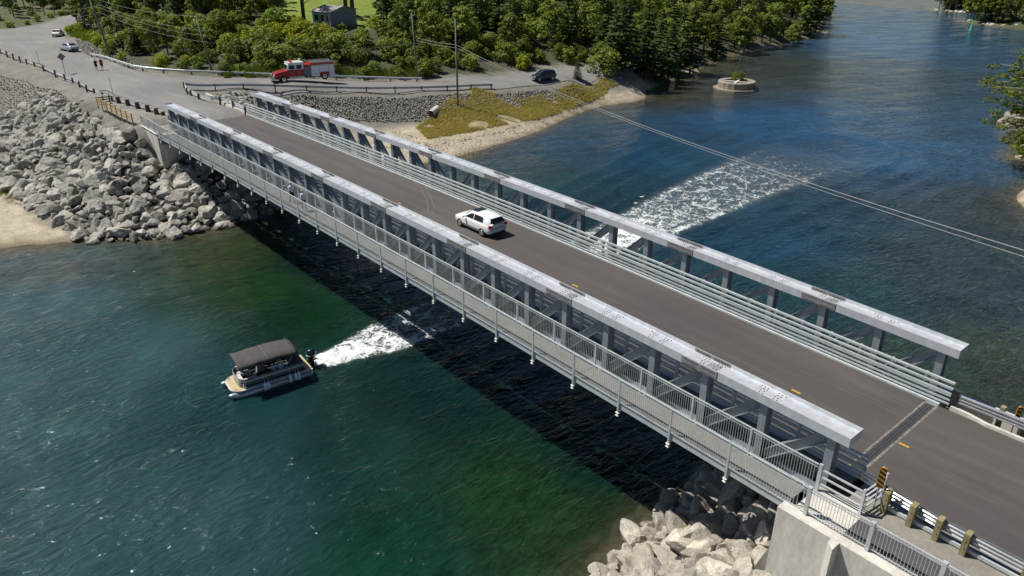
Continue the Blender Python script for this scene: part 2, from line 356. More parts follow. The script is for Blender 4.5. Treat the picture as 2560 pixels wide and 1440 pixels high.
def GZ(x, y):
    x = np.atleast_1d(np.asarray(x, float)); y = np.atleast_1d(np.asarray(y, float)); out = np.empty(len(x))
    for i in range(0, len(x), 4000):
        r2 = (x[i:i+4000, None]-CP[None, :, 0])**2+(y[i:i+4000, None]-CP[None, :, 1])**2
        out[i:i+4000] = _phi(r2) @ _W[:_n] + _W[_n]
    cap = np.interp(y, [15, 20, 22.2, 22.6, 35.4, 43, 47], [1.5, 3.2, 3.9, 7.55, 7.55, 0, -2.2])
    out = np.where(x > -10.1, np.where(y > 22.3, cap, np.minimum(out, cap)), np.where(x > -22, np.minimum(out, 3.9), out))
    return out
def gz(x, y): return float(GZ(x, y)[0])
def atg(px, py, z0=4.0):     # point where the sight line meets the ground
    d = (FW*FPX + RT*(px-1280) + UP*(720-py)).normalized()
    ts = np.arange(20, 420, 1.0); P = np.array(CAM)[None]+np.array(d)[None]*ts[:, None]
    h = P[:, 2]-GZ(P[:, 0], P[:, 1]); k = np.where(h < 0)[0]
    if not len(k): return at(px, py, z0)
    k = max(k[0], 1); t = ts[k-1]+h[k-1]/(h[k-1]-h[k])
    p = CAM+d*float(t); return Vector((p.x, p.y, gz(p.x, p.y)))
def inpoly(x, y, poly):
    c = np.zeros(len(x), bool); n = len(poly); j = n-1
    for i in range(n):
        xi, yi, xj, yj = poly[i][0], poly[i][1], poly[j][0], poly[j][1]
        cond = ((yi > y) != (yj > y)) & (x < (xj-xi)*(y-yi)/((yj-yi) or 1e-9)+xi); c ^= cond; j = i
    return c
def polyat(pts): return [tuple(at(*p))[:2] for p in pts]
LAWN = polyat([(690, 70, 11), (700, 0, 12.5), (680, -60, 14), (1010, -60, 14), (985, 10, 12.5), (930, 66, 11)])
DRY = polyat([(1040, 315, 1.5), (1180, 262, 1.8), (1300, 262, 1.8), (1400, 240, 1.9), (1510, 215, 1.8), (1540, 225, 1.3), (1440, 262, 1.1), (1330, 300, 1.0), (1180, 332, 1.1), (1070, 347, 1.0)])
far_b = [tuple(at(*q))[:2] for q in SIDE_FAR]
FOREST = polyat([(165, 90, 7.6), (185, 100, 7.7), (230, 108, 7.8), (255, 140, 7.9), (330, 165, 8), (450, 178, 7.9)]) + [tuple(at(q[0], q[1]-6, q[2]))[:2] for q in SIDE_FAR[2:]] + polyat([(1500, 215, 1.6), (1640, 203, .9), (1760, 158, .6), (1880, 122, .5), (1960, 108, .5), (2035, 88, .5), (2068, 20, .5), (2030, -30, 1), (900, -120, 14), (240, -120, 12), (214, 30, 8), (215, 60, 7.5)])
FOREST2 = polyat([(-500, 110, 8), (0, 74, 7.7), (120, 54, 7.6), (214, 32, 7.6), (240, -120, 12), (-500, -60, 12)])

def axis(a): return np.concatenate([np.arange(s, e, d) for s, e, d in a]+[[a[-1][1]]])
def grid_mesh(name, X, Y, Z, mats, attrs=None):
    nx, ny = len(X), len(Y); gx, gy = np.meshgrid(X, Y, indexing='ij')
    co = np.stack([gx.ravel(), gy.ravel(), Z.ravel()], 1)
    me = bpy.data.meshes.new(name); me.vertices.add(nx*ny); me.vertices.foreach_set('co', co.ravel().astype(np.float32))
    i, j = np.meshgrid(np.arange(nx-1), np.arange(ny-1), indexing='ij'); a = (i*ny+j).ravel()
    q = np.stack([a, a+ny, a+ny+1, a+1], 1).ravel(); nf = len(a)
    me.loops.add(nf*4); me.loops.foreach_set('vertex_index', q.astype(np.int32))
    me.polygons.add(nf); me.polygons.foreach_set('loop_start', (np.arange(nf)*4).astype(np.int32))
    me.update(calc_edges=True)
    me.polygons.foreach_set('use_smooth', np.ones(nf, bool))
    for k, v in (attrs or {}).items():
        if v.ndim == 2:
            at_ = me.attributes.new(k, 'FLOAT_COLOR', 'POINT'); at_.data.foreach_set('color', np.concatenate([v, np.ones((len(v), 1))], 1).ravel().astype(np.float32))
        else:
            at_ = me.attributes.new(k, 'FLOAT', 'POINT'); at_.data.foreach_set('value', v.astype(np.float32))
    me.materials.append(mats); me.update()
    o = bpy.data.objects.new(name, me); COL.objects.link(o); return o

# ------------------------------------------------------------------ ground
gX = axis([(-1500, -420, 60), (-420, -240, 6), (-240, 12, 1), (12, 60, 6), (60, 1500, 80)])
gY = axis([(-1500, -60, 60), (-60, 0, 5), (0, 150, 1), (150, 420, 4), (420, 1500, 60)])
_gx, _gy = np.meshgrid(gX, gY, indexing='ij'); fx, fy = _gx.ravel(), _gy.ravel()
fz = np.clip(GZ(fx, fy), -7, 18)
rs = np.random.RandomState(3)
k = inpoly(fx, fy, polyat([(2078, 60, 0), (2366, 6, 0), (2368, -12, 0), (2330, -165, 0), (2000, -165, 0), (2035, -14, 0)])); fz = np.where(k, np.minimum(fz, -1.5), fz)
_w = (fx*FW.x+fy*FW.y-28*FW.z); _px = 1280+FPX*(fx*RT.x+fy*RT.y)/np.where(_w > 1, _w, 1)
fz = np.where((fy > 285) & (_px < 2366) & (_px > 2030) | (fy > 420) & (_px < 2366), -3.0, fz)
fz2 = fz + np.where(fz > 8.6, rs.uniform(-.25, .25, len(fz)), 0)
col = np.tile(np.array([.185, .175, .152]), (len(fx), 1))            # gravel
sand = np.clip((1.75-fz)/.5, 0, 1)[:, None]
col = col*(1-sand)+np.array([.40, .345, .255])*sand
wet = np.clip((.30-fz)/.25, 0, 1)[:, None]; col = col*(1-wet)+np.array([.17, .135, .085])*wet
def softmask(poly):
    mk = np.zeros(len(fx))
    for _ in range(5): mk += inpoly(fx+rs.normal(0, .9, len(fx)), fy+rs.normal(0, .9, len(fx)), poly)
    return (mk/5)[:, None]
k = softmask(FOREST); col = col*(1-k)+np.array([.060, .060, .030])*k
k = softmask(FOREST2); col = col*(1-k)+np.array([.080, .085, .030])*k
k = softmask(LAWN); col = col*(1-k)+np.array([.150, .205, .022])*k
k = softmask(DRY)*.8; col = col*(1-k)+np.array([.27, .22, .10])*k
k = ((fy > 250) & (fx > -215))[:, None]*1.0; col = col*(1-k)+np.array([.07, .075, .035])*k
k = softmask(polyat([(2340, -8, 0), (2375, 3, 0), (2500, 22, 0), (2560, 38, 0), (2750, 75, 0), (2750, -100, 4), (2200, -100, 4)])); col = col*(1-k)+np.array([.06, .07, .03])*k
def gpoly(pts): return [tuple(atg(*p))[:2] for p in pts]
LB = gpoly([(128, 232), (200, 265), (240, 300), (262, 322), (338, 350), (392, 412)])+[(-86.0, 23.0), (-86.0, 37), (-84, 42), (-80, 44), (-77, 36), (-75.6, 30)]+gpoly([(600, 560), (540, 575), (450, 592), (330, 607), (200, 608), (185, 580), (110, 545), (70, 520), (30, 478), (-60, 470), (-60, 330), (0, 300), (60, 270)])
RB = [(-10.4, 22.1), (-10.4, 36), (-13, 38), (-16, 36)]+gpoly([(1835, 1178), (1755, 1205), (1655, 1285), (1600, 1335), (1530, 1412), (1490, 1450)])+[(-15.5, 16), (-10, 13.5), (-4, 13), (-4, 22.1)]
k = np.maximum(softmask(LB), softmask(RB)); col = col*(1-k)+np.array([.045, .042, .035])*k  # shade of the gaps among the boulders, painted into the ground colour
def groundmat():
    m_, n, p = newmat('ground_cover'); a = n.nodes.new('ShaderNodeAttribute'); a.attribute_name = 'tone'
    g = wpos(n)
    c = mix(n, 1.0, a.outputs['Color'], ramp(n, noise_n(n, .5, 4, .65, g), [(.3, .74), (.7, 1.24)]), 'MULTIPLY')
    c = mix(n, 1.0, c, ramp(n, noise_n(n, 5, 5, .75, g), [(.3, .62), (.7, 1.34)]), 'MULTIPLY')
    # dark weed lines along the beach
    sx = n.nodes.new('ShaderNodeSeparateXYZ'); lk(n, g, sx.inputs[0])
    zz = math_n(n, 'ADD', sx.outputs[2], math_n(n, 'MULTIPLY', noise_n(n, .35, 4, .6, g), .9))
    bnd = math_n(n, 'COMPARE', zz, 1.25, .05)
    br = ramp(n, noise_n(n, 1.1, 4, .7, g), [(.46, 0), (.56, 1)])
    c = mix(n, math_n(n, 'MULTIPLY', math_n(n, 'MULTIPLY', bnd, br), .75), c, (.055, .04, .028))
    lk(n, c, p.inputs['Base Color']); p.inputs['Roughness'].default_value = .95
    bump(n, p, noise_n(n, 3.5, 6, .75, g), .7, .12); return m_
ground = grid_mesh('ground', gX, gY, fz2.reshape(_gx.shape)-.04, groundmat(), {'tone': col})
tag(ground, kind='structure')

# ------------------------------------------------------------------ water
WK = [at(796, 908), at(880, 880), at(960, 850), at(1060, 805), at(1180, 755), at(1300, 700), at(1420, 650), at(1530, 602), at(1640, 552), at(1750, 500), at(1860, 452), at(1960, 412), at(2060, 372)]
WW = [.85, 1.45, 2.2, 2.5, 2.6, 2.7, 2.9, 3.2, 3.8, 4.6, 5.4, 6.0, 6.3]
def wakeco(x, y):
    best = np.full(len(x), 1e9); tt = np.zeros(len(x)); sd = np.zeros(len(x)); ww = np.ones(len(x))
    acc = 0
    for i in range(len(WK)-1):
        a, b = WK[i], WK[i+1]; dx, dy = b.x-a.x, b.y-a.y; L = math.hypot(dx, dy)
        t = np.clip(((x-a.x)*dx+(y-a.y)*dy)/L**2, 0, 1)
        ex, ey = x-(a.x+t*dx), y-(a.y+t*dy); d = np.hypot(ex, ey); s = np.sign(dx*(y-a.y)-dy*(x-a.x))
        k = d < best; best[k] = d[k]; tt[k] = acc+t[k]*L; sd[k] = s[k]*d[k]; ww[k] = WW[i]+(WW[i+1]-WW[i])*t[k]; acc += L
    return tt, sd, ww
wX = axis([(-2000, -420, 80), (-420, -130, 4), (-130, 0, .5), (0, 60, 4), (60, 2000, 100)])
wY = axis([(-2000, -60, 80), (-60, -4, 4), (-4, 110, .5), (110, 420, 3), (420, 2000, 80)])
_wx, _wy = np.meshgrid(wX, wY, indexing='ij'); ax_, ay_ = _wx.ravel(), _wy.ravel()
depth = -np.clip(GZ(ax_, ay_), -7, 3)
tt, sd, ww = wakeco(ax_, ay_)
wz = np.zeros(len(ax_))
# diverging bow waves beside the wake (real relief)
side = np.abs(sd)
for ph, off, amp, wid in ((0, 0, .24, .9), (1.2, 1, .24, 1.0), (2.4, 2, .22, 1.1), (3.0, 3, .18, 1.2)):
    c0 = ww + .8 + tt*.03 + off*(2.4+tt*.012)
    fade = np.clip(tt/6, 0, 1)*np.clip((150-tt)/60, 0, 1)*1.0
    wz += amp*fade*(np.exp(-((side-c0)/wid)**2)-.8*np.exp(-((side-c0-wid*1.25)/wid)**2))*(.7+.3*np.sin(tt*.5+ph))
turb = np.clip(1.3-side/ww, 0, 1)*np.clip((60-tt)/50, 0, 1)
wz += turb*(.10*np.sin(ax_*2.3+np.sin(ay_*1.7)*1.4)*np.sin(ay_*2.1+1)+.05)
wz += .018*np.sin(ax_*.9+ay_*1.6+1.2*np.sin(ax_*.21))+.014*np.sin(ax_*1.7-ay_*.8+np.sin(ay_*.3))
WT = [(300, 900, .026, .064, .070), (100, 760, .034, .070, .074), (150, 670, .050, .066, .064), (560, 640, .022, .034, .012), (620, 720, .008, .030, .008), (760, 800, .003, .020, .008), (900, 1150, .005, .024, .020), (1280, 1250, .007, .028, .008), (1100, 1000, .002, .012, .012), (1450, 1350, .010, .027, .009), (600, 1300, .018, .050, .053), (0, 1400, .022, .055, .062), (0, 1000, .027, .064, .072), (1280, 440, .012, .038, .048), (1500, 380, .010, .042, .080), (1900, 300, .014, .056, .120), (2200, 100, .022, .062, .120), (1700, 240, .034, .036, .022), (1900, 180, .030, .034, .024), (2300, 400, .016, .052, .098), (2420, 700, .018, .030, .034), (2520, 520, .022, .028, .028), (2300, 900, .020, .034, .026), (2540, 950, .028, .036, .022), (1900, 600, .008, .032, .058), (2050, 740, .010, .034, .042), (600, 950, .006, .030, .032), (1500, 1150, .002, .014, .010), (1000, 1350, .004, .028, .016), (2450, 100, .014, .050, .086), (1300, 560, .004, .016, .024), (800, 640, .002, .012, .012), (1600, 1350, .010, .022, .010)]  # body colour by place; far blues and pale shallows have sky reflection painted in
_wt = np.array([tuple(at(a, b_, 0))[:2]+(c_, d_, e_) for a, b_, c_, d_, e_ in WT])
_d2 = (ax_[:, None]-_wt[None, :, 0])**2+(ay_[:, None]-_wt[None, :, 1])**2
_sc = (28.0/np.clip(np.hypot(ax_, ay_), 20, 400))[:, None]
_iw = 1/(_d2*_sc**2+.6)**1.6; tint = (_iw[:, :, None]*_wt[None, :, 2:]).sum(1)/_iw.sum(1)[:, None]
def watermat():
    m_, n, p = newmat('sea_water'); g = wpos(n)
    a = n.nodes.new('ShaderNodeAttribute'); a.attribute_name = 'depth'
    d = math_n(n, 'ADD', a.outputs['Fac'], math_n(n, 'MULTIPLY_ADD', noise_n(n, .16, 4, .6, g), 1.7, -.85))
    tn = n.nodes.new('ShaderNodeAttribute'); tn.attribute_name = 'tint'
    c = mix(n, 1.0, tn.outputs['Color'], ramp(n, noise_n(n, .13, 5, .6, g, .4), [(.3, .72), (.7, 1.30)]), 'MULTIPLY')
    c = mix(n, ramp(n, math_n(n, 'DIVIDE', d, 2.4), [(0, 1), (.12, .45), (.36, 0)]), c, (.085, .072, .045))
    # weed and stones seen through shallow water
    wd = ramp(n, noise_n(n, 1.4, 5, .7, wpos(n, (1, .55, 1)), .8), [(.35, .6), (.65, 1.45)])
    sh = ramp(n, math_n(n, 'DIVIDE', a.outputs['Fac'], 4.0), [(.35, 1), (1, .15)])
    c = mix(n, sh, c, mix(n, 1.0, c, wd, 'MULTIPLY'))
    lk(n, c, p.inputs['Base Color']); p.inputs['Roughness'].default_value = .05; p.inputs['IOR'].default_value = 1.36; p.subsurface_method = 'RANDOM_WALK' if False else p.subsurface_method; p.inputs['Subsurface Weight'].default_value = .7; p.inputs['Subsurface Radius'].default_value = (.5, 1, .8); p.inputs['Subsurface Scale'].default_value = 1.6
    # ripples, long crests running up to the right as seen from the bridge
    mp = n.nodes.new('ShaderNodeMapping'); mp.inputs['Rotation'].default_value = (0, 0, math.radians(6)); mp.inputs['Scale'].default_value = (2.0, .80, 1)
    lk(n, g, mp.inputs[0])
    w1 = noise_n(n, 1.15, 3.4, .55, mp.outputs[0], .5)
    w2 = noise_n(n, .26, 4, .6, mp.outputs[0], .4)
    w3 = noise_n(n, .10, 3, .5, g)
    calm = ramp(n, w3, [(.32, .45), (.62, 1)])
    h = math_n(n, 'MULTIPLY', math_n(n, 'ADD', w1, math_n(n, 'MULTIPLY', w2, .8)), calm)
    bump(n, p, h, 1.0, .38); return m_
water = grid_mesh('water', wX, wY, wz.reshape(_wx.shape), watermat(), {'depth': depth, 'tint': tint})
tag(water, kind='structure')

# wake foam: a thin froth layer riding just above the water
def foammat():
    m_, n, p = newmat('wake_froth'); g = wpos(n); a = n.nodes.new('ShaderNodeAttribute'); a.attribute_name = 'foam'
    vo = n.nodes.new('ShaderNodeTexVoronoi'); vo.feature = 'DISTANCE_TO_EDGE'; vo.inputs['Scale'].default_value = .62
    ds = n.nodes.new('ShaderNodeVectorMath'); ds.operation = 'MULTIPLY_ADD'
    nz = n.nodes.new('ShaderNodeTexNoise'); nz.inputs['Scale'].default_value = 1.1; nz.inputs['Detail'].default_value = 5; lk(n, g, nz.inputs['Vector'])
    lk(n, nz.outputs['Color'], ds.inputs[0]); ds.inputs[1].default_value = (2.6, 2.6, 0); lk(n, g, ds.inputs[2]); lk(n, ds.outputs[0], vo.inputs['Vector'])
    web = ramp(n, vo.outputs['Distance'], [(0, 1), (.16, 0)])
    mpf = n.nodes.new('ShaderNodeMapping'); mpf.inputs['Rotation'].default_value = (0, 0, math.radians(-62)); mpf.vector_type = 'TEXTURE'; mpf.inputs['Scale'].default_value = (2.4, .75, 1); lk(n, g, mpf.inputs[0])
    dns = ramp(n, noise_n(n, 1.9, 7, .78, mpf.outputs[0], .9), [(.34, 0), (.64, 1)])
    vo2 = n.nodes.new('ShaderNodeTexVoronoi'); vo2.feature = 'DISTANCE_TO_EDGE'; vo2.inputs['Scale'].default_value = 2.3; lk(n, ds.outputs[0], vo2.inputs['Vector'])
    web = math_n(n, 'MAXIMUM', web, math_n(n, 'MULTIPLY', ramp(n, vo2.outputs['Distance'], [(0, 1), (.14, 0)]), .8))
    fv = math_n(n, 'MULTIPLY_ADD', web, .60, math_n(n, 'MULTIPLY', dns, .40))
    f = math_n(n, 'SUBTRACT', math_n(n, 'ADD', fv, math_n(n, 'MULTIPLY', a.outputs['Fac'], 1.25)), 1.0)
    al = ramp(n, f, [(0, 0), (.5, 1)])
    al = math_n(n, 'MAXIMUM', al, math_n(n, 'MULTIPLY', a.outputs['Fac'], .13)); lk(n, al, p.inputs['Alpha']); p.inputs['Base Color'].default_value = (.74, .79, .78, 1); p.inputs['Roughness'].default_value = .8
    bump(n, p, noise_n(n, 3.5, 6, .75, g), .8, .15); return m_
k = (tt < 118) & (side < ww*1.5+1.2)
def foamval(tt, sd, ww):
    s = np.abs(sd)/ww
    core = np.clip(1.18-s, 0, 1)
    dens = np.interp(tt, [0, 2, 7, 11, 16, 26, 34, 46, 62, 82], [1.45, 1.15, .85, .55, .42, .60, .95, .60, .48, .34])
    edge = np.exp(-((s-.88)/.20)**2)*np.interp(tt, [0, 8, 26, 42, 66, 82], [.5, .55, .30, .42, .30, .12])
    base = np.clip(core*1.6, 0, 1)*dens*.70
    return np.clip(np.maximum(base, base*.5+edge), 0, 1.4)
def foam_object():
    fX = np.arange(-105, -38, .35); fY = np.arange(14, 112, .35)
    X2, Y2 = np.meshgrid(fX, fY, indexing='ij'); x, y = X2.ravel(), Y2.ravel()
    tt, sd, ww = wakeco(x, y); fo = foamval(tt, sd, ww); s = np.abs(sd)
    LT = sum((WK[i+1]-WK[i]).length for i in range(len(WK)-1)); fo *= np.clip((LT-.5-tt)/16, 0, 1)**.6; fo[tt <= 0.01] = 0
    # height of the water surface below, sampled from the same formula
    xi = np.clip(((x+130)/.5), 0, 259); 
    gi = np.searchsorted(wX, x)-1; gj = np.searchsorted(wY, y)-1
    Wz = wz.reshape(_wx.shape); u = (x-wX[gi])/(wX[gi+1]-wX[gi]); v = (y-wY[gj])/(wY[gj+1]-wY[gj])
    zz = Wz[gi, gj]*(1-u)*(1-v)+Wz[gi+1, gj]*u*(1-v)+Wz[gi, gj+1]*(1-u)*v+Wz[gi+1, gj+1]*u*v
    nz = np.array([noise.noise((a*1.1, b*1.1, 0)) for a, b in zip(x[fo > .05], y[fo > .05])])
    zz = zz+.035; zz[fo > .05] += np.abs(nz)*np.interp(tt[fo > .05], [0, 4, 14, 117], [.5, .32, .06, .02])*np.clip(fo[fo > .05], 0, 1)
    ny = len(fY); keep = (fo > .02).reshape(X2.shape)
    kk = keep[:-1, :-1] | keep[1:, :-1] | keep[:-1, 1:] | keep[1:, 1:]
    ii, jj = np.where(kk); a = ii*ny+jj; q = np.stack([a, a+ny, a+ny+1, a+1], 1)
    used, inv = np.unique(q, return_inverse=True); inv = inv.reshape(q.shape)
    me = bpy.data.meshes.new('wake'); me.from_pydata(np.stack([x[used], y[used], zz[used]], 1).tolist(), [], inv.tolist())
    at_ = me.attributes.new('foam', 'FLOAT', 'POINT'); at_.data.foreach_set('value', fo[used].astype(np.float32))
    me.polygons.foreach_set('use_smooth', [True]*len(me.polygons)); me.materials.append(foammat())
    o = bpy.data.objects.new('wake', me); COL.objects.link(o); return o
tag(foam_object(), 'white foam wake trailing behind the pontoon boat and under the bridge', 'wake', kind='stuff')

# ------------------------------------------------------------------ bridge
XL, XR, NB = -88.7, -9.25, 26
PX = [-88+3.0*i for i in range(27)]
CAMB = .36
def camber(x): t = (x+49)/39.7; return CAMB*(1-t*t) if abs(t) < 1 else 0
def bd(v): return (v[0], v[1], v[2]+camber(v[0]))
bridge = empty('truss_bridge', (0, 0, 0), 0, 'long galvanized steel truss road bridge with a side walkway over the channel', 'bridge')
def chord(y0, z0, z1, name):
    b = MB(); yb = y0+1.01; t = .035
    b.long(XL, XR, y0, y0+t, z0, z1, 52); b.long(XL, XR, yb-t, yb, z0, z1, 52); b.long(XL, XR, y0+t, yb-t, z0+.20, z0+.24, 52)
    if name == 'top_chord': b.bb(XR+.001, XR+.03, y0, yb, z0, z1); b.bb(XL-.03, XL-.001, y0, yb, z0, z1)
    return b.bend(bd).build(name, M['galv'], bridge)
def isec(b, p0, p1, dep, fl, t=.03):
    # I member between two points in an x-z plane: web vertical in that plane, flanges across y
    p0, p1 = Vector(p0), Vector(p1); d = (p1-p0).normalized(); nrm = Vector((-d.z, 0, d.x))
    b.bar(p0, p1, t, dep-2*t, nrm)
    for s in (-1, 1): b.bar(p0+nrm*s*(dep/2-t/2), p1+nrm*s*(dep/2-t/2), fl, t, nrm)
for y0 in (24.65, 34.74):
    tc = chord(y0, 10.23, 10.65, 'top_chord')
    b = MB(); b.long(XL, XR, y0+.28, y0+.31, 6.95, 7.37, 52); b.long(XL, XR, y0+.70, y0+.73, 6.95, 7.37, 52); b.long(XL, XR, y0+.31, y0+.70, 7.10, 7.13, 52)
    b.bend(bd).build('bottom_chord', M['galv_shaded'], bridge)
    yc = y0+.505
    # splice plates and bolt groups on the top chord
    for i in range(27):
        x = PX[i]; b = MB()
        for sx in (-1, 1):
            for r_ in range(5):
                for c_ in range(3 if r_ in (0, 4) else 2):
                    b.box((x+sx*(.25+.16*c_)+.04*(r_ % 2), y0+.16+r_*.17, 10.482), (.045, .045, .02))
        if 0 < i < 26: tag(b.bend(bd).build('bolt_group', M['boltm'], tc), kind='stuff')
    for xs in np.arange(-79.2, -12, 9.0):
        b = MB(); b.bb(xs-.95, xs+.95, y0-.025, y0, 10.26, 10.62); b.bb(xs-.95, xs+.95, y0+.95, y0+.975, 10.26, 10.65)
        b.bend(bd); o = b.build('splice_plate', M['galv_dark'], tc)
        b = MB()
        for k_ in range(2):
            for j in range(9):
                for s in (-1, 1):
                    xx = xs+s*(.14+j*.085)
                    b.box((xx, y0-.035, 10.33+k_*.22), (.035, .02, .035)); b.box((xx, y0+.94, 10.52+k_*.07), (.035, .02, .035))
        for i_ in range(6):
            for j in range(5): b.box((xs+.45+(i_-2.5)*.1, y0+.28+j*.11, 10.482), (.045, .045, .02))
        tag(b.bend(bd).build('splice_bolts', M['boltm'], tc), kind='stuff')
        b = MB(); b.bb(xs+.965, xs+.985, y0-.006, y0+.004, 10.23, 10.65); b.bend(bd).build('chord_seam', M['black'], tc)
    for i in range(27):
        x = PX[i]; c = camber(x)
        b = MB()   # post: box with flanges
        b.bb(x-.17, x+.17, yc-.25, yc-.22, 7.36+c, 10.24+c); b.bb(x-.17, x+.17, yc+.22, yc+.25, 7.36+c, 10.24+c); b.bb(x-.02, x+.02, yc-.22, yc+.22, 7.36+c, 10.24+c)
        b.build('truss_post', M['galv_shaded'], bridge)
        if i != 13:
            s = 1 if i < 13 else -1; x1 = PX[i+s]
            b = MB(); isec(b, (x+s*.10, yc, 10.10+c), (x1-s*.16, yc, 7.50+camber(x1)), .44, .30)
            for q in range(3):
                for r_ in range(4): b.box((x+s*(.30+q*.12)-s*.02*r_, yc-.16+.13, 10.0+c-q*.10-r_*.07), (.03, .03, .03))
            b.build('diagonal', M['galv_shaded'], bridge)
# floor beams and stringers
for i in range(27):
    b = MB(); x = PX[i]; b.bb(x-.15, x+.15, 24.9, 35.4, 7.40, 7.43); b.bb(x-.15, x+.15, 24.9, 35.4, 6.80, 6.83); b.bb(x-.02, x+.02, 24.9, 35.4, 6.83, 7.40)
    b.bend(bd).build('floor_beam', M['galv'], bridge)
b = MB(); b.long(XL, XR, 25.70, 34.70, 7.55, 7.93, 26); b.bend(bd).build('deck_slab', M['galv_dark'], bridge)
b = MB(); b.long(XL, -9.86, 26.40, 33.95, 7.931, 8.0, 52); b.bend(bd).build('deck_surface', M['asph_new'], bridge)
for y_ in ((33.955, 34.10), (26.20, 26.395)): b = MB(); b.long(XL, XR, y_[0], y_[1], 7.931, 8.09, 26); b.bend(bd).build('kerb_angle', M['rail'], bridge)
def scuff(pts, wd):
    b = MB(); P = [at(px, py, 8.0+camber(at(px, py, 8.2).x)+.006) for px, py in pts]
    b.sweep([(-wd, 0), (wd, 0), (wd, .002), (-wd, .002)], P); return b
SCUFFM = pm('tyre_scuff', (.19, .175, .16), (.14, .125, .115), 3, .8, fine=9)
scuff([(985, 433), (1010, 438), (1030, 449), (1050, 468), (1066, 495), (1071, 520), (1069, 535)], .02).build('tyre_mark', SCUFFM, bridge)
scuff([(1055, 452), (1068, 475), (1080, 500), (1086, 520), (1082, 535)], .018).build('tyre_mark', SCUFFM, bridge)
scuff([(938, 428), (955, 427), (980, 431)], .03).build('tyre_mark', SCUFFM, bridge)
# yellow dashes
for px, py in ((1010, 509), (1443, 713), (1985, 976)):
    p = at(px, py, 8.25); b = MB(); b.bb(p.x-.24, p.x+.24, 29.80, 29.91, 8.002, 8.006); b.bend(bd).build('lane_dash', M['yellow'], bridge)
# guardrails of the bridge: five box rails each side
for yr, side_ in ((34.22, 1), (25.98, -1)):
    g_ = MB(); g_.long(-89.6, -8.9, yr-.06, yr+.06, 9.20, 9.30, 52); gr = g_.bend(bd).build('bridge_guardrail', M['rail'], bridge)
    for z0, z1, th in ((8.93, 9.03, .06), (8.58, 8.76, .07), (8.34, 8.43, .05), (8.14, 8.22, .05)):
        b = MB(); b.long(-89.2, -8.9, yr-th*side_-.05, yr-th*side_+.05, z0, z1, 52); b.bend(bd).build('rail_bar', M['rail'], gr)
    for x in [-88.6+1.6*k_ for k_ in range(50)]:
        b = MB(); b.bb(x-.05, x+.05, yr+.02*side_, yr+.20*side_, 7.94, 9.26); b.bend(bd).build('rail_post', M['rail'], gr)

# walkway
WY0, WY1 = 22.75, 24.18
b = MB(); b.long(-86.3, -10.3, WY0+.10, WY1-.02, 7.80, 7.86, 52); walk = b.bend(bd).build('walkway_deck', M['slab'], bridge)
for x in (-70, -58, -46, -34, -22):
    b = MB(); b.bb(x-.012, x+.012, WY0+.12, WY1-.05, 7.861, 7.864); b.bend(bd).build('deck_joint', M['joint'], walk)
b = MB(); b.long(-86.3, -10.3, WY0+.01, WY0+.05, 7.58, 7.90, 52); b.long(-86.3, -10.3, WY0+.05, WY0+.16, 7.58, 7.61, 52)
b.bend(bd).build('fascia_channel', M['rail'], bridge)
for i in range(27):
    x = PX[i]
    if x < -86.5 or x > -10.1: continue
    b = MB(); b.bb(x-.06, x+.06, WY0-.02, 24.66, 7.42, 7.56)
    b.bend(bd).build('walkway_bracket', M['galv'], bridge)
    b = MB(); b.bb(x-.045, x+.045, WY0-.08, WY0-.012, 7.40, 9.16); b.bend(bd); rp = b.build('walkway_post', M['rail'], bridge)
    b = MB(); b.bb(x-.09, x+.09, WY0-.13, WY0+.02, 7.35, 7.39); b.bb(x-.09, x+.07, WY0-.13, WY0-.01, 7.20, 7.235); b.bb(x-.02, x+.02, WY0-.08, WY0-.04, 7.235, 7.35); b.bend(bd).build('clamp', M['trim'], rp)
    b = MB(); b.bb(x-.045, x+.045, WY1+.012, WY1+.08, 7.58, 9.16); b.bend(bd).build('walkway_post', M['rail'], bridge)
def railpanel(x0, x1, y, z0, z1, parent, name='railing_panel', fn=bd, sp=.115):
    b = MB(); n_ = max(2, int((x1-x0)/sp))
    b.long(x0, x1, y-.03, y+.03, z1, z1+.05, 4); b.long(x0, x1, y-.015, y+.015, z0, z0+.04, 4); b.long(x0, x1, y-.012, y+.012, z1-.12, z1-.09, 4)
    for i in range(1, n_):
        x = x0+(x1-x0)*i/n_; b.bb(x-.008, x+.008, y-.008, y+.008, z0+.04, z1)
    return b.bend(fn).build(name, M['rail'], parent)
for i in range(26):
    x0, x1 = PX[i], PX[i+1]
    if i == 0: x0 = -86.6
    if i == 25: x1 = -10.0
    railpanel(x0+.01, x1-.01, WY0-.045, 7.98, 9.16, bridge)
    railpanel(x0+.01, x1-.01, WY1+.045, 7.98, 9.16, bridge)

for i in range(26):
    b = MB(); b.bb(max(PX[i]+.25, -86), min(PX[i]+2.5, -10.4), 24.2, 24.63, 7.44, 7.47); b.bend(bd).build('sun_block_plate', M['boltm'], bridge)  # dark plates added to block sun through the walkway gap, leaving small spots
# expansion joint
jt = MB(); jt.bb(-9.855, -9.745, 26.42, 33.8, 7.935, 8.004); jt.bb(-9.325, -9.205, 26.42, 33.8, 7.935, 8.004)
jo = jt.build('expansion_joint', pm('joint_nosing', (.24, .22, .19), (.10, .09, .08), 5, .9, fine=9)); tag(jo, 'black ribbed expansion joint with pale edges across the near road end', 'expansion joint')
b = MB()
for k_ in range(3): b.bb(-9.74+k_*.139, -9.74+k_*.139+.125, 26.42, 33.8, 7.935, 8.0)
b.build('rubber_strip', M['joint'], jo)
b = MB(); b.bb(-9.745, -9.325, 26.42, 33.8, 7.90, 7.934); b.build('gap', M['black'], jo)

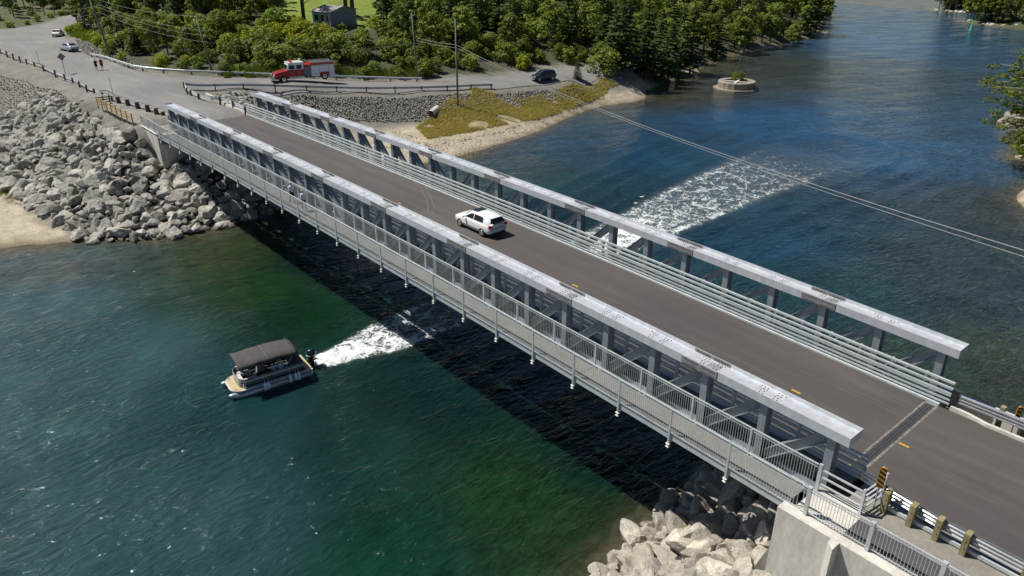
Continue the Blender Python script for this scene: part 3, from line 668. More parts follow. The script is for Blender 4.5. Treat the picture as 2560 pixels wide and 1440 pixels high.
# ------------------------------------------------------------------ roads
def resample(P, step=2.0):
    out = [P[0]]
    for a, b in zip(P[:-1], P[1:]):
        a, b = Vector(a), Vector(b); n_ = max(1, int((b-a).length/step))
        out += [a+(b-a)*(i/n_) for i in range(1, n_+1)]
    return out
def smooth_path(P, it=2):
    P = [Vector(p) for p in P]
    for _ in range(it):
        Q = [P[0]]
        for a, b in zip(P[:-1], P[1:]): Q += [a*.75+b*.25, a*.25+b*.75]
        P = Q+[P[-1]]
    return P
def strip(Lp, Rp, n, nc=10, lift=.05):
    def par(P):
        P = [Vector((p[0], p[1])) for p in P]; d = [0]
        for a, b in zip(P[:-1], P[1:]): d.append(d[-1]+(b-a).length)
        o = []
        for i in range(n+1):
            t = d[-1]*i/n; k = max(j for j in range(len(d)) if d[j] <= t+1e-9); k = min(k, len(P)-2)
            o.append(P[k].lerp(P[k+1], (t-d[k])/max(1e-9, d[k+1]-d[k])))
        return o
    A, B = par(Lp), par(Rp); V = [a.lerp(b, j/nc) for a, b in zip(A, B) for j in range(nc+1)]
    z = GZ([v.x for v in V], [v.y for v in V]); b = MB()
    b.add([(v.x, v.y, float(zz)+lift) for v, zz in zip(V, z)], [(i*(nc+1)+j, (i+1)*(nc+1)+j, (i+1)*(nc+1)+j+1, i*(nc+1)+j+1) for i in range(n) for j in range(nc)])
    return b
P3 = lambda pts: [at(*p) for p in pts]
mrL = smooth_path([Vector((-88.75, 26.5, 0)), Vector((-96, 26.4, 0))]+P3([(300, 246, 8), (230, 222, 7.9), (100, 162, 7.9), (0, 124, 7.9), (-120, 100, 7.9), (-300, 90, 7.8)]), 2)
mrR = smooth_path([Vector((-88.75, 33.85, 0)), Vector((-96, 33.9, 0))]+P3([(462, 228, 7.85), (440, 205, 7.9), (420, 196, 7.9), (330, 178, 7.9), (240, 146, 7.85), (190, 131, 7.8), (158, 98, 7.6), (180, 74, 7.5), (225, 60, 7.5)]), 2)
tag(strip(mrL, mrR, 90, 16).build('road', M['asph_old'], smooth=True), kind='structure')
nr = strip(smooth_path(P3([(-300, 92, 7.7), (-120, 82, 7.7), (0, 76, 7.6), (120, 56, 7.5), (212, 40, 7.4), (300, 18, 7.4)]), 1), smooth_path(P3([(-300, 130, 7.8), (-100, 105, 7.8), (60, 128, 7.8), (150, 96, 7.6), (180, 76, 7.5), (250, 56, 7.5), (330, 34, 7.5)]), 1), 50, 12, .045)
tag(nr.build('road', M['asph_old'], smooth=True), kind='structure')
far_e = smooth_path([at(*q) for q in [(280, 172, 7.9)]+SIDE_FAR[:]], 1); near_e = smooth_path([at(*q) for q in [(430, 232, 7.95)]+SIDE_NEAR[:]], 1)
tag(strip(far_e, near_e, 80, 8, .04).build('side_road', M['asph_old'], smooth=True), kind='structure')
b = MB(); b.bb(-9.20, 40, 26.35, 33.95, 7.90, 8.0); tag(b.build('road', M['asph_new']), kind='structure')
b = MB(); b.bb(-8.85, 40, 24.0, 26.35, 7.6, 7.96); tag(b.build('gravel_verge', M['gravel']), kind='structure')
b = MB(); b.bb(-8.0, 40, 22.72, 24.0, 7.6, 7.97); tag(b.build('footpath', M['asph_dark']), kind='structure')
b = MB(); b.bb(-9.95, -8.0, 22.72, 24.6, 7.6, 7.98); tag(b.build('concrete_landing', M['concrete']), kind='structure')
b = MB(); b.bb(-110, -86.4, 23.1, 25.6, 7.6, 7.97); tag(b.build('gravel_path', M['gravel']), kind='structure')
b = MB(); b.bb(-86.6+.2, -85.2, 23.1, 24.6, 7.6, 7.975); tag(b.build('concrete_landing', M['concrete']), kind='structure')
for x0 in (-8.35,):
    b = MB(); b.bb(-9.16, -8.72, 29.70, 29.81, 8.004, 8.008); tag(b.build('lane_dash', M['yellow']), 'short yellow dash on the asphalt just past the expansion joint', 'road marking')
b = MB(); b.sweep([(0, -.3), (.24, -.3), (.20, .16), (.04, .16)], [(-8.8, 34.05, 7.98), (-8.0, 34.0, 7.98), (-7.2, 33.82, 7.98), (40, 33.82, 7.98)])
tag(b.build('kerb', M['concrete']), kind='structure')
b = MB(); b.sweep([(0, -.3), (.3, -.3), (.26, .14), (.04, .14)], [Vector((-89.0, 34.2, 7.98)), Vector((-95, 34.3, 7.98)), Vector((-101, 34.7, 7.97)), Vector((-105.5, 35.0, 7.9))][::-1])
tag(b.build('kerb', M['concrete']), kind='structure')
# roadside gravel shoulder band on the left
shl = smooth_path(P3([(300, 262, 7.95), (230, 238, 7.9), (100, 174, 7.9), (0, 134, 7.9), (-200, 110, 7.9)]), 1)

# ------------------------------------------------------------------ abutments
ab = empty('bridge_abutment', (0, 0, 0), 0, 'pale concrete bridge abutment wall at the near right end above the boulders', 'abutment')
wl = MB()
wl.prism([(-10.35, 22.20), (-8.15, 22.20), (-8.15, 22.55), (-10.35, 22.55)], 1.5, 8.02)
wl.prism([(-7.85, 22.20), (40, 22.20), (40, 22.55), (-7.85, 22.55)], 1.5, 8.02)
wl.build('wing_wall', M['concrete'], ab)
b = MB(); b.prism([(-8.15, 21.95), (-7.85, 21.70), (-7.85, 22.55), (-8.15, 22.55)], 1.5, 8.021); b.build('buttress', M['concrete'], ab)
b = MB(); b.bb(-10.35, -8.15, 22.185, 22.197, 4.38, 4.41); b.build('pour_joint', M['black'], ab)
b = MB(); b.bb(-10.35, 12, 22.551, 22.72, 7.6, 8.021); b.build('coping', M['concrete'], ab)
b = MB(); b.bb(-10.35, -9.95, 22.55, 37, 1.5, 6.7); b.bb(-9.949, -9.6, 24.7, 36.4, 1.5, 7.5); b.build('front_wall', M['concrete'], ab)
b = MB(); b.bb(-9.95, -6.4, 36.0, 36.6, 1.5, 7.6); b.build('far_wing', M['concrete'], ab)
al = empty('bridge_abutment', (0, 0, 0), 0, 'white concrete abutment with a tapering wing wall at the far left end', 'abutment')
b = MB(); b.prismy([(-86.1, 8.02), (-91.4, 8.02), (-91.4, 7.4), (-89.6, 6.0), (-87.7, 3.4), (-86.1, 2.6)], 22.7, 23.05); b.build('wing_wall', M['concrete'], al)
b = MB(); b.bb(-91.6, -86.0, 22.6, 23.15, 8.021, 8.06); b.build('coping', M['trim'], al)
b = MB(); b.bb(-86.4, -86.0, 23.06, 37, 1, 6.8); b.bb(-88.6, -86.41, 23.06, 37, 1, 7.5); b.build('front_wall', M['concrete'], al)

# ------------------------------------------------------------------ railings and guardrails on the approaches
def guard(name, label, pts, mat_post, post_sp, prof='w', side=1, posts=None, pw=(.18, .2), ph=.82, mrail='rail', base=None, group=None):
    """posts stand behind the rail; side=+1 rail left of travel"""
    P = resample(pts, .8); g_ = empty(name, P[0], 0, label, 'guardrail', group)
    P = [p-P[0] for p in P]
    if prof == 'w': pr = [(.0, .42), (.07, .47), (.07, .53), (.0, .58), (.07, .63), (.07, .69), (0, .74), (-.015, .74), (.05, .69), (.05, .63), (-.02, .58), (.05, .53), (.05, .47), (-.02, .42)]
    else:
        pr = [(.0, .36), (.08, .41), (.08, .47), (.0, .52), (.08, .57), (.08, .63), (0, .68), (.08, .73), (.08, .79), (0, .84)]; pr += [(a-.02, u) for a, u in pr[::-1]]
    pr = [(a*side, u) for a, u in pr]
    if side < 0: pr = pr[::-1]
    b = MB(); b.sweep(pr, P); b.build('steel_rail', M[mrail], g_, smooth=False)
    d = 0; last = -1e9
    for i in range(len(P)-1):
        if i: d += (P[i]-P[i-1]).length
        if d-last >= post_sp-.01:
            last = d; t = (P[i+1]-P[i]); an = math.atan2(t.y, t.x); lat = Vector((-math.sin(an), math.cos(an), 0))
            b = MB(); b.box(P[i]-lat*side*.12+Vector((0, 0, ph/2-.15)), (pw[0], pw[1], ph+.3), an); b.build('post', M[mat_post], g_)
    return g_
gl = lambda pts: [atg(*p) for p in pts]
guard('guardrail', 'long guardrail on brown posts along the gravel slope at the upper left', smooth_path(gl([(-60, 112), (0, 131), (100, 172), (163, 197), (230, 232), (284, 256)]), 1)[::-1], 'wood_dark', 3.8, 'w', -1)
b0 = atg(300, 258)
guard('guardrail', 'guardrail on close set brown blocks leading to the far left bridge end', [Vector((b0.x, b0.y, 7.95)), Vector((-97, 26.0, 7.95)), Vector((-89.3, 26.0, 7.98))], 'wood_dark', 1.9, 't', 1, pw=(.22, .55))
guard('guardrail', 'silver guardrail on the forest side of the road behind the fire truck', smooth_path(gl([(228, 143), (262, 150), (310, 166), (345, 177), (430, 185), (560, 190), (700, 195), (845, 199), (950, 203), (1055, 205)]), 1), 'wood_dark', 3.8, 'w', -1)
guard('guardrail', 'guardrail on brown posts on the water side of the side road above the rubble slope', smooth_path(gl([(462, 219), (470, 221), (500, 224), (592, 222), (656, 223), (720, 225), (782, 227), (842, 228), (902, 230), (1015, 229), (1118, 226), (1212, 221), (1232, 221)]), 1), 'wood_dark', 3.8, 'w', 1, pw=(.16, .16), ph=.8)
guard('guardrail', 'curving silver guardrail from the junction down to the far side of the bridge', smooth_path(gl([(463, 220), (466, 231), (485, 243), (515, 256)])+[Vector((-97, 34.6, 7.95)), Vector((-92, 34.4, 7.97)), Vector((-89.3, 34.35, 7.98))], 1), 'wood_dark', 3.0, 't', 1, mrail='rail')
gd = guard('guardrail', 'shiny new guardrail on tall wooden posts beside the footpath at the near right', [Vector((-9.0, 25.75, 7.97)), Vector((-7.8, 25.55, 7.97)), Vector((-6, 25.35, 7.97)), Vector((12, 25.3, 7.97))], 'wood_post', 500, 't', 1, mrail='galv_shiny')
for ch in list(gd.children):
    if ch.name.startswith('post'): bpy.data.objects.remove(ch)
for x in (-7.62, -6.66, -5.72, -4.78, -2.9, -1.0, .9):
    b = MB(); b.prismy([(x-.10, 7.9), (x+.10, 7.9), (x+.10, 8.92), (x-.10, 8.92)], 24.98, 25.20); b.bb(x-.09, x+.09, 25.205, 25.36, 8.35, 8.90)
    o = b.build('post', M['wood_post'], gd, loc=Vector((9.0, -25.75, -7.97)))
    b = MB(); [b.cyl((x, 24.965, z), .028, .03, 8, 'y') for z in (8.66, 8.36)]; b.build('bolt', M['chrome'], o)
b = MB(); b.bb(-7.6, 12, 25.22, 25.30, 8.02, 8.16); b.build('lower_rail', M['rail'], gd, loc=Vector((9.0, -25.75, -7.97)))
ge = guard('guardrail', 'shiny new guardrail along the water side of the road at the near right', [Vector((-8.75, 34.25, 7.97)), Vector((-6.5, 34.30, 7.97)), Vector((12, 34.3, 7.97))], 'wood_post', 500, 't', -1, mrail='galv_shiny')
for ch in list(ge.children):
    if ch.name.startswith('post'): bpy.data.objects.remove(ch)
for x in (-6.9, -5.9, -4.0, -2.1):
    b = MB(); b.bb(x-.10, x+.10, 34.42, 34.66, 7.5, 8.92); b.build('post', M['wood_post'], ge, loc=-Vector((-8.75, 34.25, 7.97)))
b = MB(); b.bb(-8.95, -8.60, 34.14, 34.19, 8.28, 8.95); o = b.build('end_shoe', M['black'], ge, loc=-Vector((-8.75, 34.25, 7.97)))
b = MB(); [b.cyl((-8.90+.09*i, 34.13, 8.5+.11*j), .018, .02, 8, 'y') for i in range(3) for j in range(3)]; b.build('bolt', M['chrome'], o)
# foot railing on the right wing wall
fr = empty('foot_railing', (-10.1, 22.62, 8.02), 0, 'grey picket railing on top of the concrete wall at the near right corner', 'railing')
idf = lambda v: (v[0]+10.1, v[1]-22.62, v[2]-8.02)
for x in (-9.45, -7.05, -4.65, -2.2, .2, 2.6):
    b = MB(); b.bb(x-.07, x+.07, 22.56, 22.70, 8.02, 9.32); b.bend(idf).build('post', M['rail'], fr)
xs = [-9.75, -9.45, -7.05, -4.65, -2.2, .2, 2.6]
for a_, c_ in zip(xs[:-1], xs[1:]): railpanel(a_+.08 if a_ > -9.7 else a_, c_-.08, 22.63, 8.14, 9.22, fr, 'picket_panel', idf)
for x0, x1, y in ((-10.3, -9.75, 22.71),):
    railpanel(x0, x1, y, 8.05, 9.2, fr, 'picket_panel', idf)
# far left wing railing
fl = empty('foot_railing', (-91, 22.75, 8.06), 0, 'grey picket railing on the white wing wall at the far left end', 'railing')
idf2 = lambda v: (v[0]+91, v[1]-22.75, v[2]-8.06)
for x in (-91.2, -88.9, -86.7):
    b = MB(); b.bb(x-.05, x+.05, 22.68, 22.80, 8.06, 9.28); b.bend(idf2).build('post', M['rail'], fl)
railpanel(-91.15, -88.95, 22.74, 8.12, 9.22, fl, 'picket_panel', idf2); railpanel(-88.85, -86.75, 22.74, 8.12, 9.22, fl, 'picket_panel', idf2)
# steel barrier gate beside the end post
gt = empty('barrier_frame', (-9.9, 24.25, 8.0), 0, 'grey four bar steel barrier frame between the footpath and the near truss end', 'barrier')
b = MB(); b.bb(-.07, .07, -.05, .05, -.1, 1.25); b.build('post', M['galv'], gt)
b = MB(); b.bb(1.72, 1.82, -.05, .05, -.1, 1.15); b.build('post', M['galv'], gt)
b = MB(); b.bb(1.85, 1.99, 1.25, 1.35, -.1, 1.35); b.build('post', M['galv'], gt)
for z in (1.02, .70, .36):
    b = MB(); b.bb(.08, 1.71, -.03, .03, z-.03, z+.03); b.build('bar', M['galv'], gt)
for z in (1.08, .80, .50, .20):
    b = MB(); b.bar((1.79, .06, z), (1.91, 1.24, z+.04), .06, .05); b.build('bar', M['galv'], gt)

# wood fence at the far left path
wf = empty('wooden_fence', at(250, 245, 7.9), 0, 'light brown timber rail fence beside the gravel path at the far left', 'fence')
o0 = wf.location.copy()
fa, fb, fc = at(246, 268, 7.85), at(333, 312, 7.9), at(277, 263, 7.95)
nposts = 8
for i in range(nposts):
    p = fa.lerp(fb, i/(nposts-1))-o0; an = math.atan2((fb-fa).y, (fb-fa).x)
    b = MB(); b.box(p+Vector((0, 0, .55)), (.12, .12, 1.5), an); b.build('post', M['wood_post'], wf)
    if i < nposts-1:
        q = fa.lerp(fb, (i+1)/(nposts-1))-o0
        for z in (.25, .55, .85, 1.14):
            b = MB(); b.bar(p+Vector((0, -.0, z)), q+Vector((0, 0, z)), .045, .15); b.build('rail', M['wood'], wf)
for i in (1, 2):
    p = fa.lerp(fc, i/2)-o0; b = MB(); b.box(p+Vector((0, 0, .55)), (.13, .13, 1.5)); b.build('post', M['wood_dark'], wf)
for z in (.25, .55, .85, 1.14):
    b = MB(); b.bar(fa-o0+Vector((0, 0, z)), fc-o0+Vector((.3, .2, z)), .045, .12); b.build('rail', M['wood_dark'], wf)

# striped markers, signs, delineators
def marker(p, label, rz, base=.1):
    g_ = empty('hazard_marker', p, rz, label, 'marker sign')
    b = MB(); b.tube([(0, 0, base), (0, 0, 2.05)], .03, 6); b.build('pole', M['galv'], g_)
    b = MB(); b.bb(.032, .05, -.13, .13, 1.08, 2.02); pl = b.build('sign_plate', M['yellow2'], g_)
    for k_ in range(5):
        z = 1.04+k_*.2; b = MB()
        pts = [(-.13, z+.16), (.13, z), (.13, z+.10), (-.13, z+.26)]
        pts = [(y, min(2.02, max(1.08, zz))) for y, zz in pts]
        b.add([(.054, y, zz) for y, zz in pts]+[(.051, y, zz) for y, zz in pts], [(0, 1, 2, 3), (7, 6, 5, 4), (0, 4, 5, 1), (1, 5, 6, 2), (2, 6, 7, 3), (3, 7, 4, 0)]); b.build('stripe', M['black'], pl)
    return g_
marker(Vector((-7.95, 25.0, 7.9)), 'black and yellow striped marker sign beside the near right guardrail', math.radians(-62))
marker(Vector((-6.4, 34.9, 7.0)), 'edge-on striped marker sign on the water side of the near right road', math.radians(-35), .3)
ds = empty('diamond_sign', atg(164, 187), 0, 'back of a grey diamond road sign standing by the upper left guardrail', 'road sign')
vd = (CAM-ds.location); ds.rotation_euler = (0, 0, math.atan2(vd.y, vd.x)+.35)
b = MB(); b.tube([(0, 0, -.2), (0, 0, 3.0)], .045, 6); b.build('pole', M['galv_dark'], ds)
b = MB(); q = .62; b.add([(x, a, 2.75+c) for x in (.05, .07) for a, c in ((0, -q), (q, 0), (0, q), (-q, 0))], [(3, 2, 1, 0), (4, 5, 6, 7), (0, 1, 5, 4), (1, 2, 6, 5), (2, 3, 7, 6), (3, 0, 4, 7)]); b.build('sign_plate', M['galv_dark'], ds)
for (px, py, h, lb) in ((100, 161, 2.2, 'thin dark delineator stake by the upper left guardrail posts'), (284, 240, 2.4, 'thin dark delineator stake near the timber fence end'), (454, 180, 2.0, 'thin stake beside the guardrail in front of the shrubs')):
    b = MB(); b.tube([(0, 0, -.2), (-.12, -.05, h)], .03, 5); tag(b.build('delineator', M['galv_dark'], loc=atg(px, py)), lb, 'delineator')
# steel plate posts near far truss start
b = MB(); b.bb(-.08, .08, -.03, .03, -.5, 1.6); b.bb(.12, .26, -.03, .03, -.5, 1.5); tag(b.build('marker_post', M['galv'], loc=Vector((-90.2, 35.6, 8.0))), 'pair of grey steel posts at the far end of the water side truss', 'post')

# ------------------------------------------------------------------ poles and wires
def upole(px, py, h, lean, label, top=None):
    p = atg(px, py) if not isinstance(px, Vector) else px
    g_ = empty('utility_pole', p, 0, label, 'utility pole')
    b = MB(); b.tube([Vector((0, 0, -1)), Vector((lean[0]*.5, lean[1]*.5, h/2)), Vector((lean[0], lean[1], h))], [.17, .15, .12], 8); b.build('pole', M['pole'], g_, smooth=True)
    return g_, p+Vector((lean[0], lean[1], h))
def solve_h(p, py):
    best = 1
    for k_ in range(10, 400):
        h = k_*.05; d = p+Vector((0, 0, h))-CAM
        if 720-FPX*d.dot(UP)/d.dot(FW) <= py: return h
    return 15
pD = atg(1145, 266); pC = atg(1045, 200); pB = atg(532, 182); pA = atg(279, 145); pA2 = atg(228, 64)
hD, hC, hB = solve_h(pD, 50), solve_h(pC, 33), solve_h(pB, 40); hA = solve_h(pA, -8)
gD, tD = upole(pD, 0, hD, (0, 0), 'tall brown utility pole standing on the rubble slope by the beach')
gC, tC = upole(pC, 0, hC, (-.2, -.4), 'brown utility pole at the forest edge right of the fire truck')
gB, tB = upole(pB, 0, hB, (-.5, -.9), 'leaning utility pole between the shrubs left of the fire truck')
gA, tA = upole(pA, 0, hA, (-.8, -1.2), 'leaning grey street light pole behind the two walkers on the road')
b = MB(); q = Vector((-.8, -1.2, hA-.5)); ar = [q+RT*(-.0)*1, q-RT*.9+Vector((0, 0, .55)), q-RT*2.2+Vector((0, 0, .5))]; b.tube(ar, .05, 6); b.build('lamp_arm', M['galv'], gA)
b = MB(); b.ell(q-RT*2.5+Vector((0, 0, .42)), (.42, .42, .14)); b.build('lamp_head', M['trim'], gA, smooth=True)
gA2, tA2 = upole(pA2, 0, 8, (0, 0), 'pale utility pole behind the road bend at the top left')
for g_, h_ in ((gD, hD), (gC, hC), (gB, hB)):
    b = MB(); b.cyl((0, 0, h_+.02), .05, .25, 6); b.build('insulator', M['trim'], g_)
def wire(a, b_, sag, label, r=.018, n=22):
    P = [a.lerp(b_, i/n)-Vector((0, 0, 4*sag*(i/n)*(1-i/n))) for i in range(n+1)]
    b = MB(); b.tube([p-a for p in P], r, 5); tag(b.build('overhead_wire', M['cable'], loc=a), label, 'wire')
E1, E2 = at(2700, 668, 13.0), at(2700, 686, 12.85)
gE = empty('utility_pole', Vector((E1.x, E1.y, 0)), 0, 'utility pole on the near bank carrying the two channel wires', 'utility pole'); b = MB(); b.tube([(0, 0, -2), (0, 0, 7), (0, 0, 13.8)], [.17, .15, .12], 8); b.build('pole', M['pole'], gE, smooth=True)
def zat(p, h): return p+Vector((0, 0, h))
hw = solve_h(pD, 112)
wire(zat(pD, hw), E1, 1.3, 'upper of the two wires sweeping over the channel to the right' , .022)
wire(zat(pD, hw-.45), E2, 1.1, 'lower of the two wires sweeping over the channel to the right', .017)
wire(zat(pC, solve_h(pC, 95)), zat(pD, hw), .12, 'upper wire between the forest edge pole and the slope pole', .022)
wire(zat(pC, solve_h(pC, 101)), zat(pD, hw-.45), .14, 'lower wire between the forest edge pole and the slope pole', .022)
for k_, (ya, yb, lb) in enumerate(((0, 40, 'topmost wire between the street light pole and the leaning pole'), (12, 77, 'second wire between the street light pole and the leaning pole'), (20, 90, 'third wire between the street light pole and the leaning pole'), (34, 106, 'lowest wire between the street light pole and the leaning pole'))):
    wire(zat(pA, solve_h(pA, ya)), zat(pB, solve_h(pB, yb)), .7, lb, .02)
wire(zat(pB, solve_h(pB, 106)), zat(pC, solve_h(pC, 108)), 1.2, 'thin sagging wire across the shrubs above the fire truck', .014)
wire(zat(pA, solve_h(pA, 14)), at(-60, 2, 15), 1.5, 'upper wire crossing the road bend at the top left', .018)
wire(zat(pA, solve_h(pA, 30)), at(-60, 20, 14), 1.8, 'lower wire crossing the road bend at the top left', .018)

# ------------------------------------------------------------------ rocks
def rock_proto(seed, flat=.7):
    rr = random.Random(seed); bm = bmesh.new(); bmesh.ops.create_icosphere(bm, subdivisions=3, radius=1)
    planes = []
    for _ in range(10):
        n_ = Vector((rr.gauss(0, 1), rr.gauss(0, 1), rr.gauss(0, 1))).normalized(); planes.append((n_, rr.uniform(.36, .78)))
    off = Vector((rr.uniform(0, 50), rr.uniform(0, 50), rr.uniform(0, 50)))
    for v in bm.verts:
        for n_, d in planes:
            e = v.co.dot(n_)-d
            if e > 0: v.co -= n_*e*.97
        v.co += v.co.normalized()*(noise.noise(v.co*3.2+off)*.07+noise.noise(v.co*8+off)*.035)
    s = Vector((rr.uniform(.85, 1.25), rr.uniform(.65, .95), rr.uniform(.5, .8)*flat/.7))
    for v in bm.verts: v.co = Vector((v.co.x*s.x, v.co.y*s.y, v.co.z*s.z))*1.42
    return bm
def rock_mesh(seed, mat):
    bm = rock_proto(seed); me = bpy.data.meshes.new('boulder'); bm.to_mesh(me); bm.free(); me.materials.append(mat); return me
def poisson(poly, rmin, n, seed, rfun=None, cond=None):
    rr = random.Random(seed); xs = [p[0] for p in poly]; ys = [p[1] for p in poly]; out = []; cell = {}; cs = rmin*1.5
    x0, x1, y0, y1 = min(xs), max(xs), min(ys), max(ys)
    X = np.array([rr.uniform(x0, x1) for _ in range(n)]); Y = np.array([rr.uniform(y0, y1) for _ in range(n)])
    ok = inpoly(X, Y, poly)
    for x, y, k in zip(X, Y, ok):
        if not k or (cond and not cond(x, y)): continue
        r = rfun(x, y) if rfun else rmin; g = (int(x//cs), int(y//cs)); R_ = int(r/cs)+1
        if any((x-a)**2+(y-b_)**2 < (r*.5+q*.5)**2 for i in range(-R_, R_+1) for j in range(-R_, R_+1) for a, b_, q in cell.get((g[0]+i, g[1]+j), ())): continue
        cell.setdefault(g, []).append((x, y, r)); out.append((x, y, r))
    return out
def boulders(poly, rmin, n, seed, meshes, smin, smax, nind, label, group, sink=.12, cond=None, stufflabel=None):
    rr = random.Random(seed+1); S = poisson(poly, rmin, n, seed, cond=cond)
    Z = GZ([s[0] for s in S], [s[1] for s in S]); items = []
    for (x, y, r), z in zip(S, Z):
        s = smin+(smax-smin)*rr.random()**1.6; items.append((math.hypot(x, y)/s, x, y, float(z)+s*(.22-sink), s))
    items.sort(); acc_v, acc_f = [], []; base = 0
    for i, (_, x, y, z, s) in enumerate(items):
        me = rr.choice(meshes); rot = Matrix.Rotation(rr.uniform(0, 6.3), 4, 'Z') @ Matrix.Rotation(rr.uniform(-.75, .75), 4, 'X') @ Matrix.Rotation(rr.uniform(-.6, .6), 4, 'Y')
        if i < nind:
            o = bpy.data.objects.new('boulder', me); COL.objects.link(o)
            o.matrix_world = Matrix.Translation((x, y, z)) @ rot @ Matrix.Diagonal((s*.5, s*.5, s*.5, 1))
            sz_ = 'large ' if s > smin+(smax-smin)*.62 else 'medium ' if s > smin+(smax-smin)*.25 else 'small '
            wh = ', under the bridge' if y > 23 else ', at the waterline' if z < .7 else ', close to the wall' if abs(x+(86 if x < -50 else 9)) < 3.2 else ', on the open slope'
            tag(o, sz_+label+wh, 'boulder', sz_+group+wh)
        else:
            if me.name not in _simp:
                bm = bmesh.new(); bm.from_mesh(me); bmesh.ops.remove_doubles(bm, verts=bm.verts, dist=.09); bmesh.ops.dissolve_limit(bm, angle_limit=.12, verts=bm.verts, edges=bm.edges); bmesh.ops.triangulate(bm, faces=bm.faces)
                _simp[me.name] = ([v.co.copy() for v in bm.verts], [tuple(v.index for v in f.verts) for f in bm.faces]); bm.free()
            V, F = _simp[me.name]; Mx = Matrix.Translation((x, y, z)) @ rot @ Matrix.Diagonal((s*.5, s*.5, s*.5, 1))
            acc_v += [tuple(Mx @ v) for v in V]; acc_f += [tuple(base+k_ for k_ in f) for f in F]; base += len(V)
    if acc_v:
        me2 = bpy.data.meshes.new('boulders'); me2.from_pydata(acc_v, [], acc_f); me2.materials.append(meshes[0].materials[0])
        o = bpy.data.objects.new('boulders', me2); COL.objects.link(o); tag(o, stufflabel or label, 'boulders', kind='stuff')
    return len(items)
_simp = {}
RK = [rock_mesh(100+i, M['rock']) for i in range(9)]; RKP = [rock_mesh(200+i, M['rock_pale']) for i in range(9)]
print('left rocks', boulders(LB, .68, 34000, 5, RK, .62, 1.9, 175, 'grey riprap boulder on the left bank', 'riprap boulders on the left bank', stufflabel='smaller and farther grey riprap boulders covering the left bank'))
print('right rocks', boulders(RB, .56, 12000, 8, RKP, .68, 1.8, 150, 'pale boulder below the near right abutment', 'pale boulders at the near right abutment', sink=.05))
print('far rocks', boulders(gpoly([(540, 236), (600, 234), (650, 240), (690, 262), (705, 285), (640, 292), (580, 262)]), .8, 3000, 12, RK, .7, 1.3, 0, '', '', stufflabel='grey boulders heaped beside the far end of the water side truss'))
def rubble(polys, sp, smin, smax, seed, label, mat):
    rr = random.Random(seed); V, F = [], []
    for pl in polys:
        S = poisson(pl, sp, int(110000), seed); Z = GZ([s[0] for s in S], [s[1] for s in S])
        for (x, y, _), z in zip(S, Z):
            s = rr.uniform(smin, smax); b_ = len(V); rot = Matrix.Rotation(rr.uniform(0, 6.3), 3, Vector((rr.gauss(0, 1), rr.gauss(0, 1), rr.gauss(0, 1.5))).normalized())
            for v in ((1, 0, 0), (-1, 0, 0), (0, 1, 0), (0, -1, 0), (0, 0, 1), (0, 0, -1), (.6, .6, .5), (-.6, -.5, .5)):
                q = rot @ Vector((v[0]*rr.uniform(.6, 1.1)*s, v[1]*rr.uniform(.5, .9)*s, v[2]*rr.uniform(.4, .8)*s)); V.append((x+q.x, y+q.y, float(z)+q.z+s*.12))
            F += [tuple(b_+i for i in f) for f in ((0, 6, 4), (6, 2, 4), (2, 1, 4), (1, 7, 4), (7, 3, 4), (3, 0, 4), (0, 2, 6), (1, 3, 7), (2, 0, 5), (1, 2, 5), (3, 1, 5), (0, 3, 5))]
    me = bpy.data.meshes.new('rubble'); me.from_pydata(V, [], F); me.materials.append(mat)
    o = bpy.data.objects.new('rubble', me); COL.objects.link(o); tag(o, label, 'rubble', kind='stuff'); return len(F)
print('rubble', rubble([gpoly([(640, 240), (720, 240), (900, 243), (1060, 241), (1200, 234), (1400, 221), (1490, 212), (1520, 205), (1505, 222), (1400, 248), (1290, 268), (1070, 300), (980, 306), (860, 302), (700, 280)])], .29, .16, .31, 3, 'broken grey stone facing the embankment below the side road', M['rubble']))
print('rubble', rubble([gpoly([(-40, 185), (60, 200), (130, 222), (210, 252), (130, 235), (60, 268), (0, 300), (-40, 300)]), gpoly([(190, 100), (228, 106), (258, 135), (330, 158), (430, 176), (330, 172), (250, 145), (205, 128)]), gpoly([(528, 160), (545, 150), (560, 182), (520, 182)])], .36, .12, .24, 4, 'small grey stones on the gravel banks beside the main road', M['rubble']))
# beach stones
print('pebbles', rubble([gpoly([(980, 320), (1060, 345), (1180, 340), (1330, 305), (1450, 262), (1560, 222), (1640, 213), (1600, 222), (1510, 262), (1400, 303), (1300, 342), (1160, 386), (1000, 400)])], .55, .06, .14, 6, 'scattered beach stones on the pale shore', M['rubble']))

# ------------------------------------------------------------------ trees
def leafcards(b, c, rad, n, size, rr, hemi=.25, flat=1.0):
    for _ in range(n):
        d = Vector((rr.gauss(0, 1), rr.gauss(0, 1), rr.gauss(hemi, 1))).normalized(); q = Vector(c)+Vector((d.x*rad[0], d.y*rad[1], d.z*rad[2]))*(rr.uniform(.45, 1.05)**.6)
        u = Vector((rr.gauss(0, 1), rr.gauss(0, 1), rr.gauss(0, .5)*flat)); u -= d*u.dot(d)*.5; u.normalize(); v = u.cross((d+Vector((rr.gauss(0, .5), rr.gauss(0, .5), .5+rr.gauss(0, .4)))).normalized())
        if v.length < .1: continue
        v.normalize(); s = size*rr.uniform(.6, 1.3); u *= s*.62; v *= s*.42
        i = len(b.v); b.v += [tuple(q-u), tuple(q-v*.9), tuple(q+u), tuple(q+v)]; b.f.append((i, i+1, i+2, i+3)); b.m.append(0)
